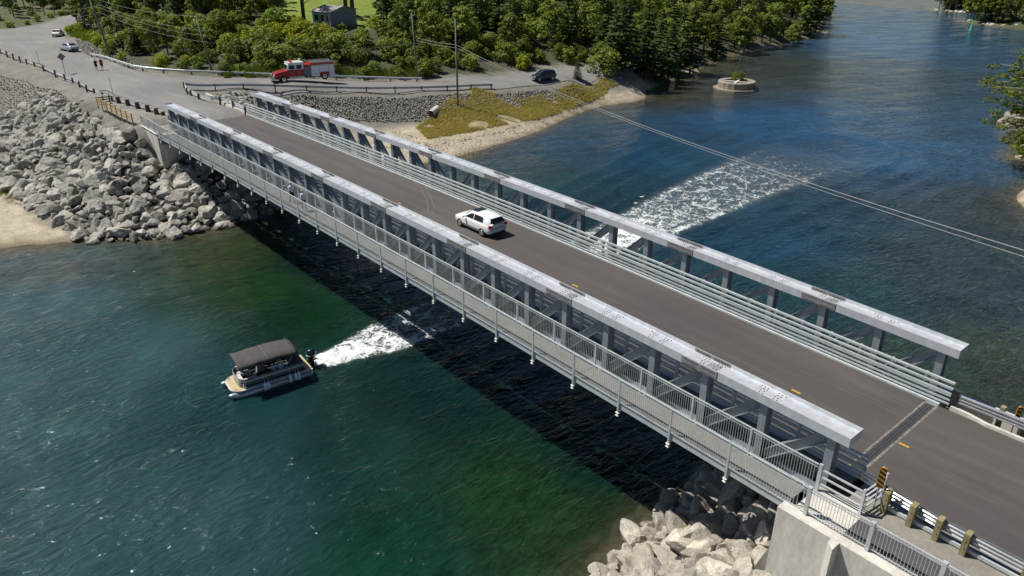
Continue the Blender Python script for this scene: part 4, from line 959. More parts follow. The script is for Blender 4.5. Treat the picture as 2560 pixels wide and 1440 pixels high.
def broad_proto(seed, h, rad, mleaf, mtrunk, clumps=17, cards=105, size=.42, low=.30, name='broadleaf_tree', cr=.42):
    rr = random.Random(seed); root = empty(name)
    lean = (rr.uniform(-.5, .5), rr.uniform(-.5, .5)); tb = MB()
    tb.tube([(0, 0, -.6), (lean[0]*.3, lean[1]*.3, h*.3), (lean[0], lean[1], h*.62), (lean[0]*1.1, lean[1]*1.2, h*.88)], [.026*h, .019*h, .012*h, .004*h], 7)
    cb = MB(); cs = []
    for i in range(clumps):
        a = i*2.4+rr.uniform(-.4, .4); t = (i+.5)/clumps; z = h*(low+(1-low)*(t*.86+.02)); rr_ = rad*math.sqrt(max(.08, 1-((t-.38)/.68)**2))*rr.uniform(.25, 1.02)
        c = Vector((lean[0]*t+math.cos(a)*rr_, lean[1]*t+math.sin(a)*rr_, z)); cs.append(c)
        k_ = rad*cr*rr.choice((.55, .75, .95, 1.15, 1.4)); leafcards(cb, c, (k_, k_, k_*.72), cards, size, rr)
        if i % 2 == 0:
            st = Vector((lean[0]*.6, lean[1]*.6, z*rr.uniform(.5, .75))); tb.tube([st, st.lerp(c, .55)+Vector((0, 0, .2)), c], [.009*h, .006*h, .003*h], 5)
    tb.build('trunk', mtrunk, root, smooth=True); cb.build('crown', mleaf, root); return root
def conifer_proto(seed, h, rad, low=.10, name='spruce_tree', gap=.0, dens=1.0):
    rr = random.Random(seed); root = empty(name); tb = MB(); cb = MB()
    tb.tube([(0, 0, -.6), (0, 0, h*.5), (0, 0, h*.97)], [.019*h, .011*h, .003*h], 7)
    lv = int(h*1.5)
    for i in range(lv):
        t = (i+.5)/lv; z = h*(low+(1-low)*t); L = rad*(1-t)**.78*rr.uniform(.78, 1.12)+.15; nb = max(4, int(8*(1-t*.4)))
        for j in range(nb):
            if rr.random() < gap: continue
            a = j*2*PI/nb+i*1.3+rr.uniform(-.25, .25); L2 = L*rr.uniform(.7, 1.12); dr = Vector((math.cos(a), math.sin(a), 0)); sd = Vector((-dr.y, dr.x, 0))
            if L2 > 1.0 and i % 2 == 0: tb.tube([(0, 0, z), tuple(dr*L2*.8+Vector((0, 0, z-L2*.16)))], [.03, .01], 4, False)
            nc = int((5+L2*9)*dens)
            for q_ in range(nc):
                s = rr.uniform(.12, 1)**.75; p = dr*L2*s+sd*rr.gauss(0, .16+.18*L2*(1-s*.45))*.8+Vector((0, 0, z-L2*.20*s*s-rr.uniform(0, .22)+.12*s))
                sz = rr.uniform(.34, .62); u = (dr*rr.uniform(.5, 1)+sd*rr.gauss(0, .6)+Vector((0, 0, rr.uniform(-.4, .15)))).normalized()*sz*.8; v = u.cross(Vector((rr.gauss(0, .35), rr.gauss(0, .35), 1))).normalized()*sz*.42
                k_ = len(cb.v); cb.v += [tuple(p-u*.6), tuple(p-v), tuple(p+u), tuple(p+v)]; cb.f.append((k_, k_+1, k_+2, k_+3)); cb.m.append(0)
    tb.build('trunk', M['bark'], root, smooth=True); cb.build('crown', M['needle'], root); return root
def place(proto, first, x, y, z, s, label, cat, group, rz):
    r = proto if first else copy_tree(proto)
    r.location = (x, y, z); r.rotation_euler = (0, 0, rz); r.scale = (s, s, s*R.uniform(.92, 1.1)); tag(r, label, cat, group)
    return r
protos = {
 'broad': [broad_proto(11+i, 8+i*.3, 2.6+.12*(i % 3), M['leaf'], M['birch'] if i % 2 else M['bark'], 26, 110, size=.36, cr=.33) for i in range(6)],
 'broad_dark': [broad_proto(31+i, 8.6, 2.3, M['leaf_dark'], M['birch'], 20, 110, low=.38, size=.34, name='dark_leafy_tree', cr=.33) for i in range(4)],  # darker broadleaf trees on pale trunks
 'conifer': [conifer_proto(51+i, 10.2+i*.5, 2.7+.2*(i % 3), gap=.06+.05*i) for i in range(5)],
 'shrub': [broad_proto(71+i, 3.2, 2.1, M['leaf'], M['bark'], 22, 85, size=.27, low=.06, name='shrub', cr=.32) for i in range(4)],
 'lime': [broad_proto(81+i, 3.0, 1.9, M['leaf_lime'], M['bark'], 20, 85, size=.25, low=.06, name='shrub', cr=.32) for i in range(3)],
}
used = {k: [False]*len(v) for k, v in protos.items()}
def px_of(x, y, z):
    d = Vector((x, y, z))-CAM; w_ = d.dot(FW); return 1280+FPX*d.dot(RT)/w_, 720-FPX*d.dot(UP)/w_
LBL = {'broad': ('leafy green deciduous tree in the woods behind the side road', 'tree', 'leafy trees in the woods'),
       'broad_dark': ('dark leafy tree with bare lower stems in the woods behind the side road', 'tree', 'dark deciduous trees in the woods'),
       'conifer': ('dark green spruce in the woods towards the channel', 'tree', 'spruces in the woods'),
       'shrub': ('green leafy shrub at the edge of the woods by the road', 'shrub', 'green shrubs at the forest edge'),
       'lime': ('yellow green shrub in the sunny thicket below the lawn', 'shrub', 'yellow green shrubs')}
cnt = {}; py_scale_rear = True
def wher(x, y):
    px, py = px_of(x, y, gz(x, y))
    if px < 330: return 'behind the walkers'
    if px < 560: return 'left of the leaning utility pole' if px < 510 else 'around the leaning utility pole'
    if px < 850: return 'behind the fire truck'
    if px < 1010: return 'right of the grey shed'
    if px < 1150: return 'behind the two upright poles'
    if px < 1330: return 'left of the black car'
    if px < 1480: return 'behind the black car'
    if px < 1800: return 'between the side road end and beach'
    return 'on the wooded point'
def put(kind, x, y, s, lab=None, grp=None):
    if py_scale_rear and lab is None and px_of(x, y, 6)[1] < 45: s *= 1.3
    if lab is None:
        px, py = px_of(x, y, gz(x, y)); row = 'front row' if py > 130 else 'middle row' if py > 60 else 'back row'
        k_ = {'broad': 'leafy green tree', 'broad_dark': 'darker leafy tree', 'conifer': 'dark green spruce', 'shrub': 'green shrub', 'lime': 'yellow green shrub'}[kind]
        lab = f'{k_} {wher(x, y)}, {row}'; grp = f'{k_}s {wher(x, y)}, {row}'.replace('leafy green tree', 'leafy tree')
    i = R.randrange(len(protos[kind])); first = not used[kind][i]; used[kind][i] = True; L_ = LBL[kind]
    cnt[kind] = cnt.get(kind, 0)+1
    return place(protos[kind][i], first, x, y, gz(x, y)-.1, s, lab or L_[0], L_[1], grp or L_[2], R.uniform(0, 6.3))
def inview(x, y, top=14):
    px, py = px_of(x, y, 4); px2, py2 = px_of(x, y, gz(x, y)+top)
    return -90 < px < 2110 and py > -9
def rtree(x, y):
    px, py = px_of(x, y, 7); return (4.0 if py > 110 else 4.8) if py > 45 else 6.4
T = poisson(FOREST, 2.0, 30000, 21, rfun=lambda x, y: (2.6 if (px_of(x, y, 8)[1] > 62 and 230 < px_of(x, y, 8)[0] < 1010) else rtree(x, y)),
            cond=lambda x, y: inview(x, y) and not inpoly(np.array([x]), np.array([y]), LAWN)[0])
SHEDP = at(845, 62, 11)
for x, y, r in sorted(T, key=lambda t: t[0]**2+t[1]**2):
    px, py = px_of(x, y, gz(x, y))
    if (x-SHEDP.x)**2+(y-SHEDP.y)**2 < 36: continue
    q = R.random()
    if 775 < px < 925 and 60 < py < 100: put('lime', x, y, R.uniform(.45, .6)); continue
    if 560 < px < 1010 and py > 66:
        if 690 < px < 960 and py < 84: put('lime', x, y, R.uniform(.7, .95))
        elif py > 165: put('shrub', x, y, R.uniform(.55, .85))
        elif px > 930 and py < 120: put('broad', x, y, R.uniform(.5, .75))
        else: put('lime' if (q < .72 and py < 128) else 'shrub', x, y, R.uniform(.8, 1.3))
    elif 215 < px <= 560 and py > 62:
        if py > 155 or (px < 300 and py > 90): put('lime' if q < .6 else 'shrub', x, y, R.uniform(.5, .8))
        elif q < .12: put('conifer', x, y, R.uniform(.5, .75))
        elif q < .4: put('broad', x, y, R.uniform(.45, .7))
        else: put('shrub', x, y, R.uniform(.9, 1.5))
    elif px <= 560:
        put('conifer' if q < .3 else 'broad_dark' if q < .6 else 'broad', x, y, R.uniform(.7, 1.1))
    elif px < 1010:
        if 690 < px < 1000 and py > -70 and 690 < px < 960: continue
        put('conifer' if q < .25 else 'broad', x, y, R.uniform(.7, 1.0))
    elif px < 1480:
        if py > 150 or (py > 118 and q < .5): put('shrub', x, y, R.uniform(.6, 1.15))
        else: put('conifer' if q < .20 else 'broad_dark' if q < .55 else 'broad', x, y, R.uniform(.85, 1.15))
    else:
        put('conifer' if q < (.52 if px < 1760 else .18) else 'broad' if q < .9 else 'shrub', x, y, R.uniform(.85, 1.2))
for x, y, r in poisson(FOREST, 2.3, 26000, 77, cond=lambda x, y: (985 < px_of(x, y, 6)[0] < 1500 and 84 < px_of(x, y, 6)[1] < 200)):
    px, py = px_of(x, y, gz(x, y))
    if R.random() < .82: put('shrub' if R.random() < .8 else 'lime', x, y, R.uniform(.45, 1.0) if py > 120 else R.uniform(.8, 1.3))
T2 = poisson(FOREST2, 3.5, 12000, 22, rfun=lambda x, y: 4.2, cond=lambda x, y: -140 < px_of(x, y, 8)[0] < 260 and -50 < px_of(x, y, 8)[1])
for x, y, r in T2:
    px, py = px_of(x, y, 8); edge = py > 46-px*.10+6
    if edge: put('lime', x, y, R.uniform(.4, .6), 'low yellow green bush along the outside of the road bend at the top left', 'bushes outside the road bend')
    else: put('broad_dark' if R.random() < .6 else 'shrub', x, y, R.uniform(.7, 1.0) if py < 30 else R.uniform(.55, .8), 'dark bushy tree beyond the road bend at the top left', 'trees beyond the road bend')
# waterside edge: conifers and pale green shrubs overhanging the beach
for px, py, k_, s, lb in ((1512, 222, 'shrub', 1.5, 'bright green bushy tree on the beach edge at the end of the side road'), (1500, 205, 'broad', .62, 'bushy green tree between the side road end and the beach'), (1442, 232, 'conifer', .34, 'small round spruce beside the side road above the beach'),
                          (1555, 214, 'conifer', 1.25, 'tallest dark spruce overhanging the beach beside the side road end'), (1610, 205, 'conifer', 1.3, None), (1670, 195, 'conifer', 1.15, None), (1725, 175, 'conifer', 1.1, None), (1790, 140, 'conifer', 1.0, None), (1860, 126, 'broad', .95, None), (1925, 112, 'broad', .9, None), (1985, 100, 'broad', .85, None), (2015, 85, 'broad', .9, 'rounded green tree at the tip of the wooded point'), (2035, 60, 'broad', .95, None), (2030, 40, 'broad', .9, None)):
    p = at(px, py, .9); put(k_, p.x, p.y, s, lb)
# far shore
for i in range(34):
    px = 2350+(i % 24)*13+R.uniform(-5, 5)
    for py in range(60, -14, -2):
        q = atg(px, py)
        if q.z > .3 and q.y > 200: break
    else: continue
    d_ = Vector((q.x, q.y, 0)).normalized()*(R.uniform(1, 3) if i < 24 else R.uniform(6, 12)); put('broad' if R.random() < .6 else 'conifer', q.x+d_.x, q.y+d_.y, R.uniform(.8, 1.2), 'green tree on the rocky far shore at the top right', 'trees on the far shore')
    if i < 24:
        o = bpy.data.objects.new('boulder', R.choice(RK)); COL.objects.link(o); o.location = (q.x+R.uniform(-1, 1), q.y, .2); o.scale = (1.1, 1.3, .9); o.rotation_euler = (.3, .2, R.uniform(0, 6)); tag(o, 'boulder at the foot of the wooded far shore, top right', 'boulder', 'boulders on the far shore')
print('trees', cnt)
# tall lawn trees
def lawn_tree(p, h, r, label):
    g_ = empty('tall_pine', p, 0, label, 'tree', 'tall pines on the lawn'); b = MB(); b.tube([(0, 0, -.5), (.1, 0, h*.5), (0, .2, h)], [r, r*.8, r*.3], 8)
    for a, z in ((.6, h*.28), (2.5, h*.32), (4.2, h*.42), (5.5, h*.47)): b.tube([(0, 0, z), (math.cos(a)*1.6, math.sin(a)*1.6, z+1.0), (math.cos(a)*3, math.sin(a)*3, z+1.3)], [.09, .06, .03], 5)
    b.build('trunk', M['bark'], g_, smooth=True); c = MB(); rr = random.Random(int(p.x))
    for i in range(18): leafcards(c, (rr.gauss(0, 1.7), rr.gauss(0, 1.7), h*rr.uniform(.42, .98)), (1.1, 1.1, .6), 80, .38, rr)
    c.build('crown', M['needle'], g_)
lawn_tree(atg(761, 62), 13, .42, 'tall pine with a bare trunk on the lawn left of the shed')
lawn_tree(atg(866, 40), 14, .48, 'left trunk of the two tall pines behind the shed')
lawn_tree(atg(882, 38), 14, .5, 'right trunk of the two tall pines behind the shed')
lawn_tree(atg(692, 66), 13, .35, 'tall pine at the left edge of the lawn')
# tree reaching in from the right edge
def side_tree():
    p = at(2665, 400, 1.0); g_ = empty('leaning_tree', p, 0, 'leafy tree reaching into the picture from the right edge over the water', 'tree'); rr = random.Random(9)
    b = MB(); c = MB(); b.tube([(0, 0, -1), (-.4, -.2, 6), (-.6, -.3, 13)], [.3, .24, .1], 8); L_ = -RT
    for px, py, w_ in ((2440, 212, 1.3), (2500, 160, .9), (2505, 190, 1.0), (2545, 130, 1.0), (2560, 140, 1.0), (2480, 255, 1.2), (2520, 235, 1.3), (2550, 210, 1.4), (2545, 265, 1.2), (2480, 305, 1.2), (2510, 290, 1.0), (2500, 345, 1.1), (2530, 330, 1.2), (2555, 350, 1.2), (2555, 180, 1.2), (2470, 200, 1.1), (2530, 200, 1.3), (2500, 225, 1.2), (2570, 230, 1.5), (2520, 260, 1.2), (2500, 275, 1.2), (2540, 300, 1.1), (2560, 290, 1.3), (2490, 325, 1.0), (2545, 155, .9), (2590, 250, 2), (2610, 180, 2.2), (2600, 320, 2)):
        dv = rr.uniform(-1.5, 1.5); d = (FW*FPX+RT*(px-1280)+UP*(720-py)); t_ = ((p-CAM).dot(FW)+dv)/d.dot(FW); q = CAM+d*t_-p
        st = Vector((-.3, -.2, max(2, min(12, q.z-1.5+rr.uniform(-.5, .5))))); b.tube([st, st.lerp(q, .6)+Vector((0, 0, .5)), q], [.09, .05, .02], 5)
        for k_ in range(3):
            cc = q.lerp(st, k_*.16)+Vector((rr.gauss(0, .5), rr.gauss(0, .5), rr.gauss(0, .25))); leafcards(c, cc, (w_*.85, w_*.85, w_*.42), 52, .30, rr)
    b.build('trunk', M['birch'], g_, smooth=True); c.build('crown', M['leaf'], g_)
side_tree()
p = at(2590, 395, 1.2)
for i, (px, py, s) in enumerate(((2560, 372, .8), (2580, 350, 1.0), (2600, 390, 1.1))):
    q = at(px, py, .8); put('shrub', q.x, q.y, s, 'low green shrub on the right shore beneath the leaning tree', 'shrubs on the right shore')
# snags
for px, py, h, lb in ((1845, 80, 9, 'bare grey dead tree standing among the spruces on the point'), (1900, 60, 9, 'bare pale snag near the tip of the wooded point'), (372, 70, 7, 'dead branchy tree in the woods left of the lawn'), (1670, 60, 9, 'pale dead trunk rising from the woods')):
    q = atg(px, py, 5); b = MB(); rr = random.Random(px); b.tube([(0, 0, -.5), (.2, 0, h*.5), (0, .1, h)], [.14, .1, .03], 6)
    for i in range(12):
        a = rr.uniform(0, 6.3); z = h*rr.uniform(.35, .95); l_ = rr.uniform(.6, 1.6); b.tube([(0, 0, z), (math.cos(a)*l_, math.sin(a)*l_, z+rr.uniform(-.1, .5))], [.035, .01], 4)
    tag(b.build('dead_tree', M['birch'], loc=q), lb, 'tree')
# grass on the beach
def grass(poly, n, seed, h0, h1, label, mat, name='grass'):
    rr = random.Random(seed); xs = [p[0] for p in poly]; ys = [p[1] for p in poly]; X = np.array([rr.uniform(min(xs), max(xs)) for _ in range(n)]); Y = np.array([rr.uniform(min(ys), max(ys)) for _ in range(n)])
    k_ = inpoly(X, Y, poly); X, Y = X[k_], Y[k_]; nn = np.array([noise.noise((x*.22, y*.22, 3)) for x, y in zip(X, Y)]); k_ = nn > -.28; X, Y = X[k_], Y[k_]; Z = GZ(X, Y); V, F = [], []
    for x, y, z in zip(X, Y, Z):
        for _ in range(5):
            a = rr.uniform(0, 6.3); hh = rr.uniform(h0, h1); w_ = rr.uniform(.03, .06); dx, dy = rr.gauss(0, .14), rr.gauss(0, .14); bx, by = x+rr.gauss(0, .1), y+rr.gauss(0, .1); i = len(V)
            V += [(bx-math.cos(a)*w_, by-math.sin(a)*w_, z-.05), (bx+math.cos(a)*w_, by+math.sin(a)*w_, z-.05), (bx+dx+.12, by+dy, z+hh)]; F.append((i, i+1, i+2))
    me = bpy.data.meshes.new(name); me.from_pydata(V, [], F); me.materials.append(mat); o = bpy.data.objects.new(name, me); COL.objects.link(o); tag(o, label, 'grass', kind='stuff')
grass(DRY, 20000, 31, .14, .38, 'dry yellow and green dune grass above the beach', M['grass'])
grass(gpoly([(0, 470), (20, 462), (70, 478), (115, 505), (100, 512), (30, 495), (0, 490)]), 500, 32, .2, .45, 'green beach grass at the left edge of the boulders', M['weed'])
grass(gpoly([(165, 72), (200, 62), (235, 78), (245, 108), (200, 102), (172, 90)]), 4000, 33, .4, 1.1, 'tall yellow green weeds at the inside of the road bend', M['weed'])
for i in range(16):
    px, py = R.choice(((178, 82), (190, 72), (205, 66), (222, 76), (235, 92), (212, 92), (200, 84), (242, 112), (262, 128), (285, 146), (300, 150), (228, 98)))
    q = atg(px+R.uniform(-6, 6), py+R.uniform(-4, 4)); put('lime', q.x, q.y, R.uniform(.35, .6), 'low yellow green bush at the inside of the road bend', 'bushes inside the road bend')
# undergrowth
grass(gpoly([(560, 196), (700, 190), (840, 194), (1050, 198), (1050, 178), (840, 170), (560, 170)]), 5000, 34, .4, 1.2, 'tall green weeds behind the guardrail', M['weed'])

# ------------------------------------------------------------------ vehicles
def interp(st, x, k):
    st = sorted(st, key=lambda q: q[0]); return float(np.interp(x, [q[0] for q in st], [q[k] for q in st]))
def car(name, label, loc, rz, lower, gh, side_w, paint, wheels, wr, seats=None, front_w=None, rear_w=None, group=None, extra=None):
    """lower: (x, zlow, ztop, halfw); gh: (x, ztop, wbase, wtop); windows as spans along x"""
    g_ = empty(name, loc, rz, label, 'car', group)
    zb = lambda x: interp(lower, x, 2)
    b = MB(); P = []
    for x, zl, zt, hw in lower:
        h = [(0, zl), (hw*.86, zl), (hw*.98, zl+.10), (hw, (zl+zt)/2), (hw*.985, zt-.14), (hw*.92, zt-.02), (hw*.80, zt), (hw*.4, zt+.025), (0, zt+.035)]
        P.append([(x, y, z) for y, z in h]+[(x, -y, z) for y, z in h[-2:0:-1]])
    n = len(P[0]); V = [v for r in P for v in r]
    F = [(i*n+j, i*n+(j+1) % n, (i+1)*n+(j+1) % n, (i+1)*n+j) for i in range(len(P)-1) for j in range(n)]+[tuple(range(n)), tuple((len(P)-1)*n+j for j in range(n))[::-1]]
    body = b.add(V, F).build('body', paint, g_, smooth=True)
    sb = body.modifiers.new('s', 'SUBSURF'); sb.levels = sb.render_levels = 1
    b = MB(); P = []
    for x, zt, wb, wt in gh:
        z0 = zb(x)-.03; h = [(wb, z0), (wb*.985+wt*.015, z0+.04), (wt+.02, zt-.07), (wt-.06, zt-.015), (wt*.5, zt+.01), (0, zt+.015)]
        P.append([(x, y, z) for y, z in h]+[(x, -y, z) for y, z in h[-2::-1]])
    n = len(P[0]); V = [v for r in P for v in r]
    F = [(i*n+j, i*n+j+1, (i+1)*n+j+1, (i+1)*n+j) for i in range(len(P)-1) for j in range(n-1)]+[tuple(range(n)), tuple((len(P)-1)*n+j for j in range(n))[::-1]]
    cab = b.add(V, F).build('cabin', paint, g_, smooth=True)
    def sp(x, t, s, o=.012):
        zt, wb, wt = interp(gh, x, 1)-.06, interp(gh, x, 2), interp(gh, x, 3)+.02; z0 = zb(x)
        return (x, s*(wb+(wt-wb)*t+o), z0+(zt-z0)*t)
    for s in (-1, 1):
        for xa, xb, xc, xd in side_w:      # bottom front, bottom rear, top rear, top front
            m_ = 5; pts = []
            for i in range(m_): pts.append(sp(xa+(xb-xa)*i/(m_-1), .07, s))
            for i in range(m_): pts.append(sp(xc+(xd-xc)*i/(m_-1), .90, s))
            fs = [(i, i+1, 2*m_-2-i, 2*m_-1-i) for i in range(m_-1)]
            if s < 0: fs = [f[::-1] for f in fs]
            MB().add(pts, fs).build('side_window', M['glass'], g_)
    def cross(xa, xb, ta, tb, nm):         # window across the car between two stations
        rows = []
        for i in range(5):
            t = ta+(tb-ta)*i/4; x = xa+(xb-xa)*t
            zt = interp(gh, x, 1); wb, wt = interp(gh, x, 2), interp(gh, x, 3)
            wd = wt-.05 if zt > zb(x)+.25 else wb-.10
            rows.append([(x+(.015 if xa > xb else -.015), y, zt+.022) for y in (-wd, -wd*.5, 0, wd*.5, wd)])
        V = [v for r in rows for v in r]; MB().add(V, [(i*5+j, i*5+j+1, (i+1)*5+j+1, (i+1)*5+j) for i in range(4) for j in range(4)]).build(nm, M['glass'], g_)
    if front_w: cross(*front_w, 'windscreen')
    if rear_w: cross(*rear_w, 'rear_window')
    for wx in wheels:
        for s in (-1, 1):
            yy = s*(interp(lower, wx, 3)-.09)
            b = MB(); b.tube([(wx, yy-s*.11, wr), (wx, yy+s*.085, wr), (wx, yy+s*.10, wr)], [wr, wr, wr*.93], 22); w_ = b.build('wheel', M['black'], g_, smooth=False)
            b = MB(); b.tube([(wx, yy+s*.09, wr), (wx, yy+s*.108, wr)], [wr*.66, wr*.62], 18); r_ = b.build('rim', M['chrome'] if paint is not M['black_paint'] else M['silver_paint'], w_)
            b = MB(); b.tube([(wx, yy-s*.05, wr+.02), (wx, yy+s*.055, wr+.02)], wr*1.16, 22); b.build('wheel_arch', M['black'], g_)
    L0, L1 = max(q[0] for q in lower), min(q[0] for q in lower)
    return g_
def lamps(g_, x, y, z, sx, sy, sz, mat, nm, rz=0):
    for s in (-1, 1): MB().ell((x, s*y, z), (sx, sy, sz), 10, 6).build(nm, M[mat], g_, smooth=True)
golf_l = [(2.12, .40, .60, .58), (2.04, .24, .74, .76), (1.75, .20, .84, .85), (1.2, .19, .93, .885), (.6, .19, .97, .89), (-.6, .19, .97, .89), (-1.3, .20, .98, .89), (-1.85, .24, .98, .86), (-2.05, .30, .92, .80), (-2.12, .42, .70, .70)]
golf_g = [(1.0, .99, .80, .72), (.35, 1.38, .80, .62), (-.2, 1.475, .80, .60), (-1.0, 1.475, .80, .59), (-1.6, 1.42, .79, .58), (-1.82, 1.36, .78, .58), (-1.95, 1.20, .76, .60), (-2.07, .99, .74, .62)]
gp = Vector((-40.35, 31.30, 8.0+camber(-40.35)+.005))
g = car('hatchback_car', 'white three door hatchback with an open sunroof driving across the bridge', gp, PI, golf_l, golf_g,
        [(.75, -.18, -.20, .18), (-.26, -1.30, -1.22, -.28)], M['white_paint'], (1.32, -1.26), .315, front_w=(1.0, .30, .12, .92), rear_w=(-2.06, -1.84, .10, 1.0))
lamps(g, -2.02, .70, .86, .13, .17, .13, 'red_lamp', 'tail_lamp'); lamps(g, 1.98, .62, .66, .12, .14, .09, 'plate', 'headlight')
MB().bb(-2.145, -2.12, -.26, .26, .56, .67).build('licence_plate', M['plate'], g)
MB().bb(-2.10, -1.98, -.62, .62, .26, .36).build('rear_skirt', M['black'], g)
MB().box((.0, 0, 1.498), (.62, .86, .02)).build('sunroof', M['glass'], g)
MB().box((-1.84, 0, 1.405), (.16, 1.06, .03)).build('roof_spoiler', M['white_paint'], g)
for s in (-1, 1): MB().ell((.66, s*1.0, 1.02), (.10, .13, .08), 8, 5).build('wing_mirror', M['white_paint'], g, smooth=True); MB().bb(-1.0, 1.0, s*.893, s*.905, .47, .52).build('door_moulding', M['plate'], g)
def small_car(name, label, loc, rz, paint):
    lo = [(2.25, .36, .55, .6), (2.1, .24, .68, .78), (1.5, .2, .82, .88), (.9, .19, .90, .90), (-.6, .19, .93, .90), (-1.5, .2, .96, .89), (-2.05, .26, .98, .84), (-2.3, .38, .78, .74)]
    gh = [(1.05, .93, .80, .74), (.35, 1.32, .80, .62), (-.2, 1.42, .80, .60), (-.8, 1.41, .80, .59), (-1.3, 1.27, .78, .60), (-1.95, .99, .74, .66)]
    g = car(name, label, loc, rz, lo, gh, [(.8, -.15, -.15, .2), (-.22, -1.05, -.95, -.22)], paint, (1.4, -1.35), .32, front_w=(1.05, .3, .12, .92), rear_w=(-1.95, -.95, .15, .9))
    lamps(g, -2.18, .66, .82, .10, .16, .09, 'red_lamp', 'tail_lamp'); MB().bb(-2.33, -2.31, -.25, .25, .6, .7).build('licence_plate', M['plate'], g); return g
def groundp(px, py, dz=.06): p = atg(px, py); return Vector((p.x, p.y, p.z+dz))
p0, p1 = groundp(165, 132), groundp(156, 126)
pc = groundp(174, 127); small_car('sedan_car', 'silver sedan driving away on the main road ahead of the two walkers', pc, PI+.25, M['silver_paint'])
pw_ = groundp(147, 91); small_car('sedan_car', 'white saloon car rounding the bend at the upper left', pw_, PI-.38, M['white_paint'])
suv_l = [(2.3, .42, .75, .66), (2.2, .30, .90, .84), (1.8, .26, 1.0, .92), (1.0, .25, 1.06, .94), (-1.0, .25, 1.08, .94), (-1.9, .28, 1.10, .92), (-2.25, .38, 1.05, .86), (-2.32, .5, .8, .78)]
suv_g = [(1.15, 1.10, .84, .78), (.5, 1.55, .84, .68), (0, 1.70, .84, .66), (-1.2, 1.72, .84, .65), (-1.9, 1.62, .82, .62), (-2.2, 1.15, .80, .66)]
sp_ = groundp(1358, 201)
g = car('suv_car', 'black sport utility car coming along the side road towards the junction', sp_, math.radians(-98), suv_l, suv_g, [(.95, .0, -.02, .38), (-.08, -1.0, -1.0, -.08), (-1.1, -1.85, -1.7, -1.1)], M['black_paint'], (1.42, -1.38), .37, front_w=(1.15, .42, .1, .92), rear_w=(-2.2, -1.9, .15, .9))
lamps(g, 2.2, .68, .80, .10, .18, .09, 'plate', 'headlight'); MB().bb(2.28, 2.34, -.7, .7, .32, .50).build('bumper', M['chrome'], g); MB().bb(2.30, 2.33, -.42, .42, .62, .86).build('grille', M['chrome'], g)
for s in (-1, 1): MB().bb(-1.8, .3, s*.60-.02, s*.60+.02, 1.73, 1.77).build('roof_rail', M['chrome'], g)

# fire truck
ft_a, ft_b = atg(706, 207), atg(812, 207)
hd = math.atan2(ft_a.y-ft_b.y, ft_a.x-ft_b.x); mid = ft_a.lerp(ft_b, .5)+Vector((math.cos(hd+PI/2), math.sin(hd+PI/2), 0))*(-1.2)
ft = empty('fire_truck', Vector((mid.x, mid.y, gz(mid.x, mid.y)+.07)), hd, 'red and white fire truck parked on the side road beside the forest guardrail', 'fire truck')
def P_(nm, mt, *boxes, bevel=.03, par=ft):
    b = MB(); [b.bb(*q) for q in boxes]; return b.build(nm, M[mt], par, bevel=bevel)
# local x forward: front axle at 2.9, rear axle -2.3 ; left side (+y) hidden, right... viewer sees +y or -y equally
b = MB(); b.prismy([(2.2, .75), (2.2, 1.72), (2.5, 1.72), (4.05, 1.45), (4.25, 1.2), (4.25, .75)], -1.05, 1.05); hood = b.build('hood', M['red_paint'], ft, bevel=.08)
P_('grille', 'chrome', (4.252, 4.30, -.55, .55, .85, 1.38), bevel=0, par=hood)
P_('front_bumper', 'chrome', (4.2, 4.75, -1.2, 1.2, .48, .80))
for s in (-1, 1):
    MB().ell((4.2, s*.85, 1.12), (.14, .16, .14), 8, 6).build('headlight', M['plate'], ft, smooth=True)
    b = MB(); b.tube([(2.9+math.cos(a)*.72, s*1.12, .52+math.sin(a)*.66) for a in [PI*k_/8 for k_ in range(9)]], .10, 6); b.build('fender', M['red_paint'], ft, smooth=True)
b = MB(); b.prismy([(-.25, .8), (-.25, 1.82), (2.35, 1.82), (2.35, .8)], -1.15, 1.15); cabl = b.build('cab_lower', M['red_paint'], ft, bevel=.04)
b = MB(); b.prismy([(-.25, 1.82), (-.25, 2.72), (2.0, 2.72), (2.12, 2.55), (2.35, 1.82)], -1.14, 1.14); cabu = b.build('cab_upper', M['white_paint'], ft, bevel=.05)
P_('cab_roof', 'white_paint', (-.3, 2.1, -1.1, 1.1, 2.722, 2.86))
P_('windscreen', 'glass', (2.33, 2.35, -1.0, 1.0, 1.90, 1.96), bevel=0)
b = MB(); b.add([(2.352, -1.0, 1.9), (2.352, 1.0, 1.9), (2.15, 1.0, 2.52), (2.15, -1.0, 2.52)], [(0, 1, 2, 3)]); b.build('windscreen', M['glass'], ft)
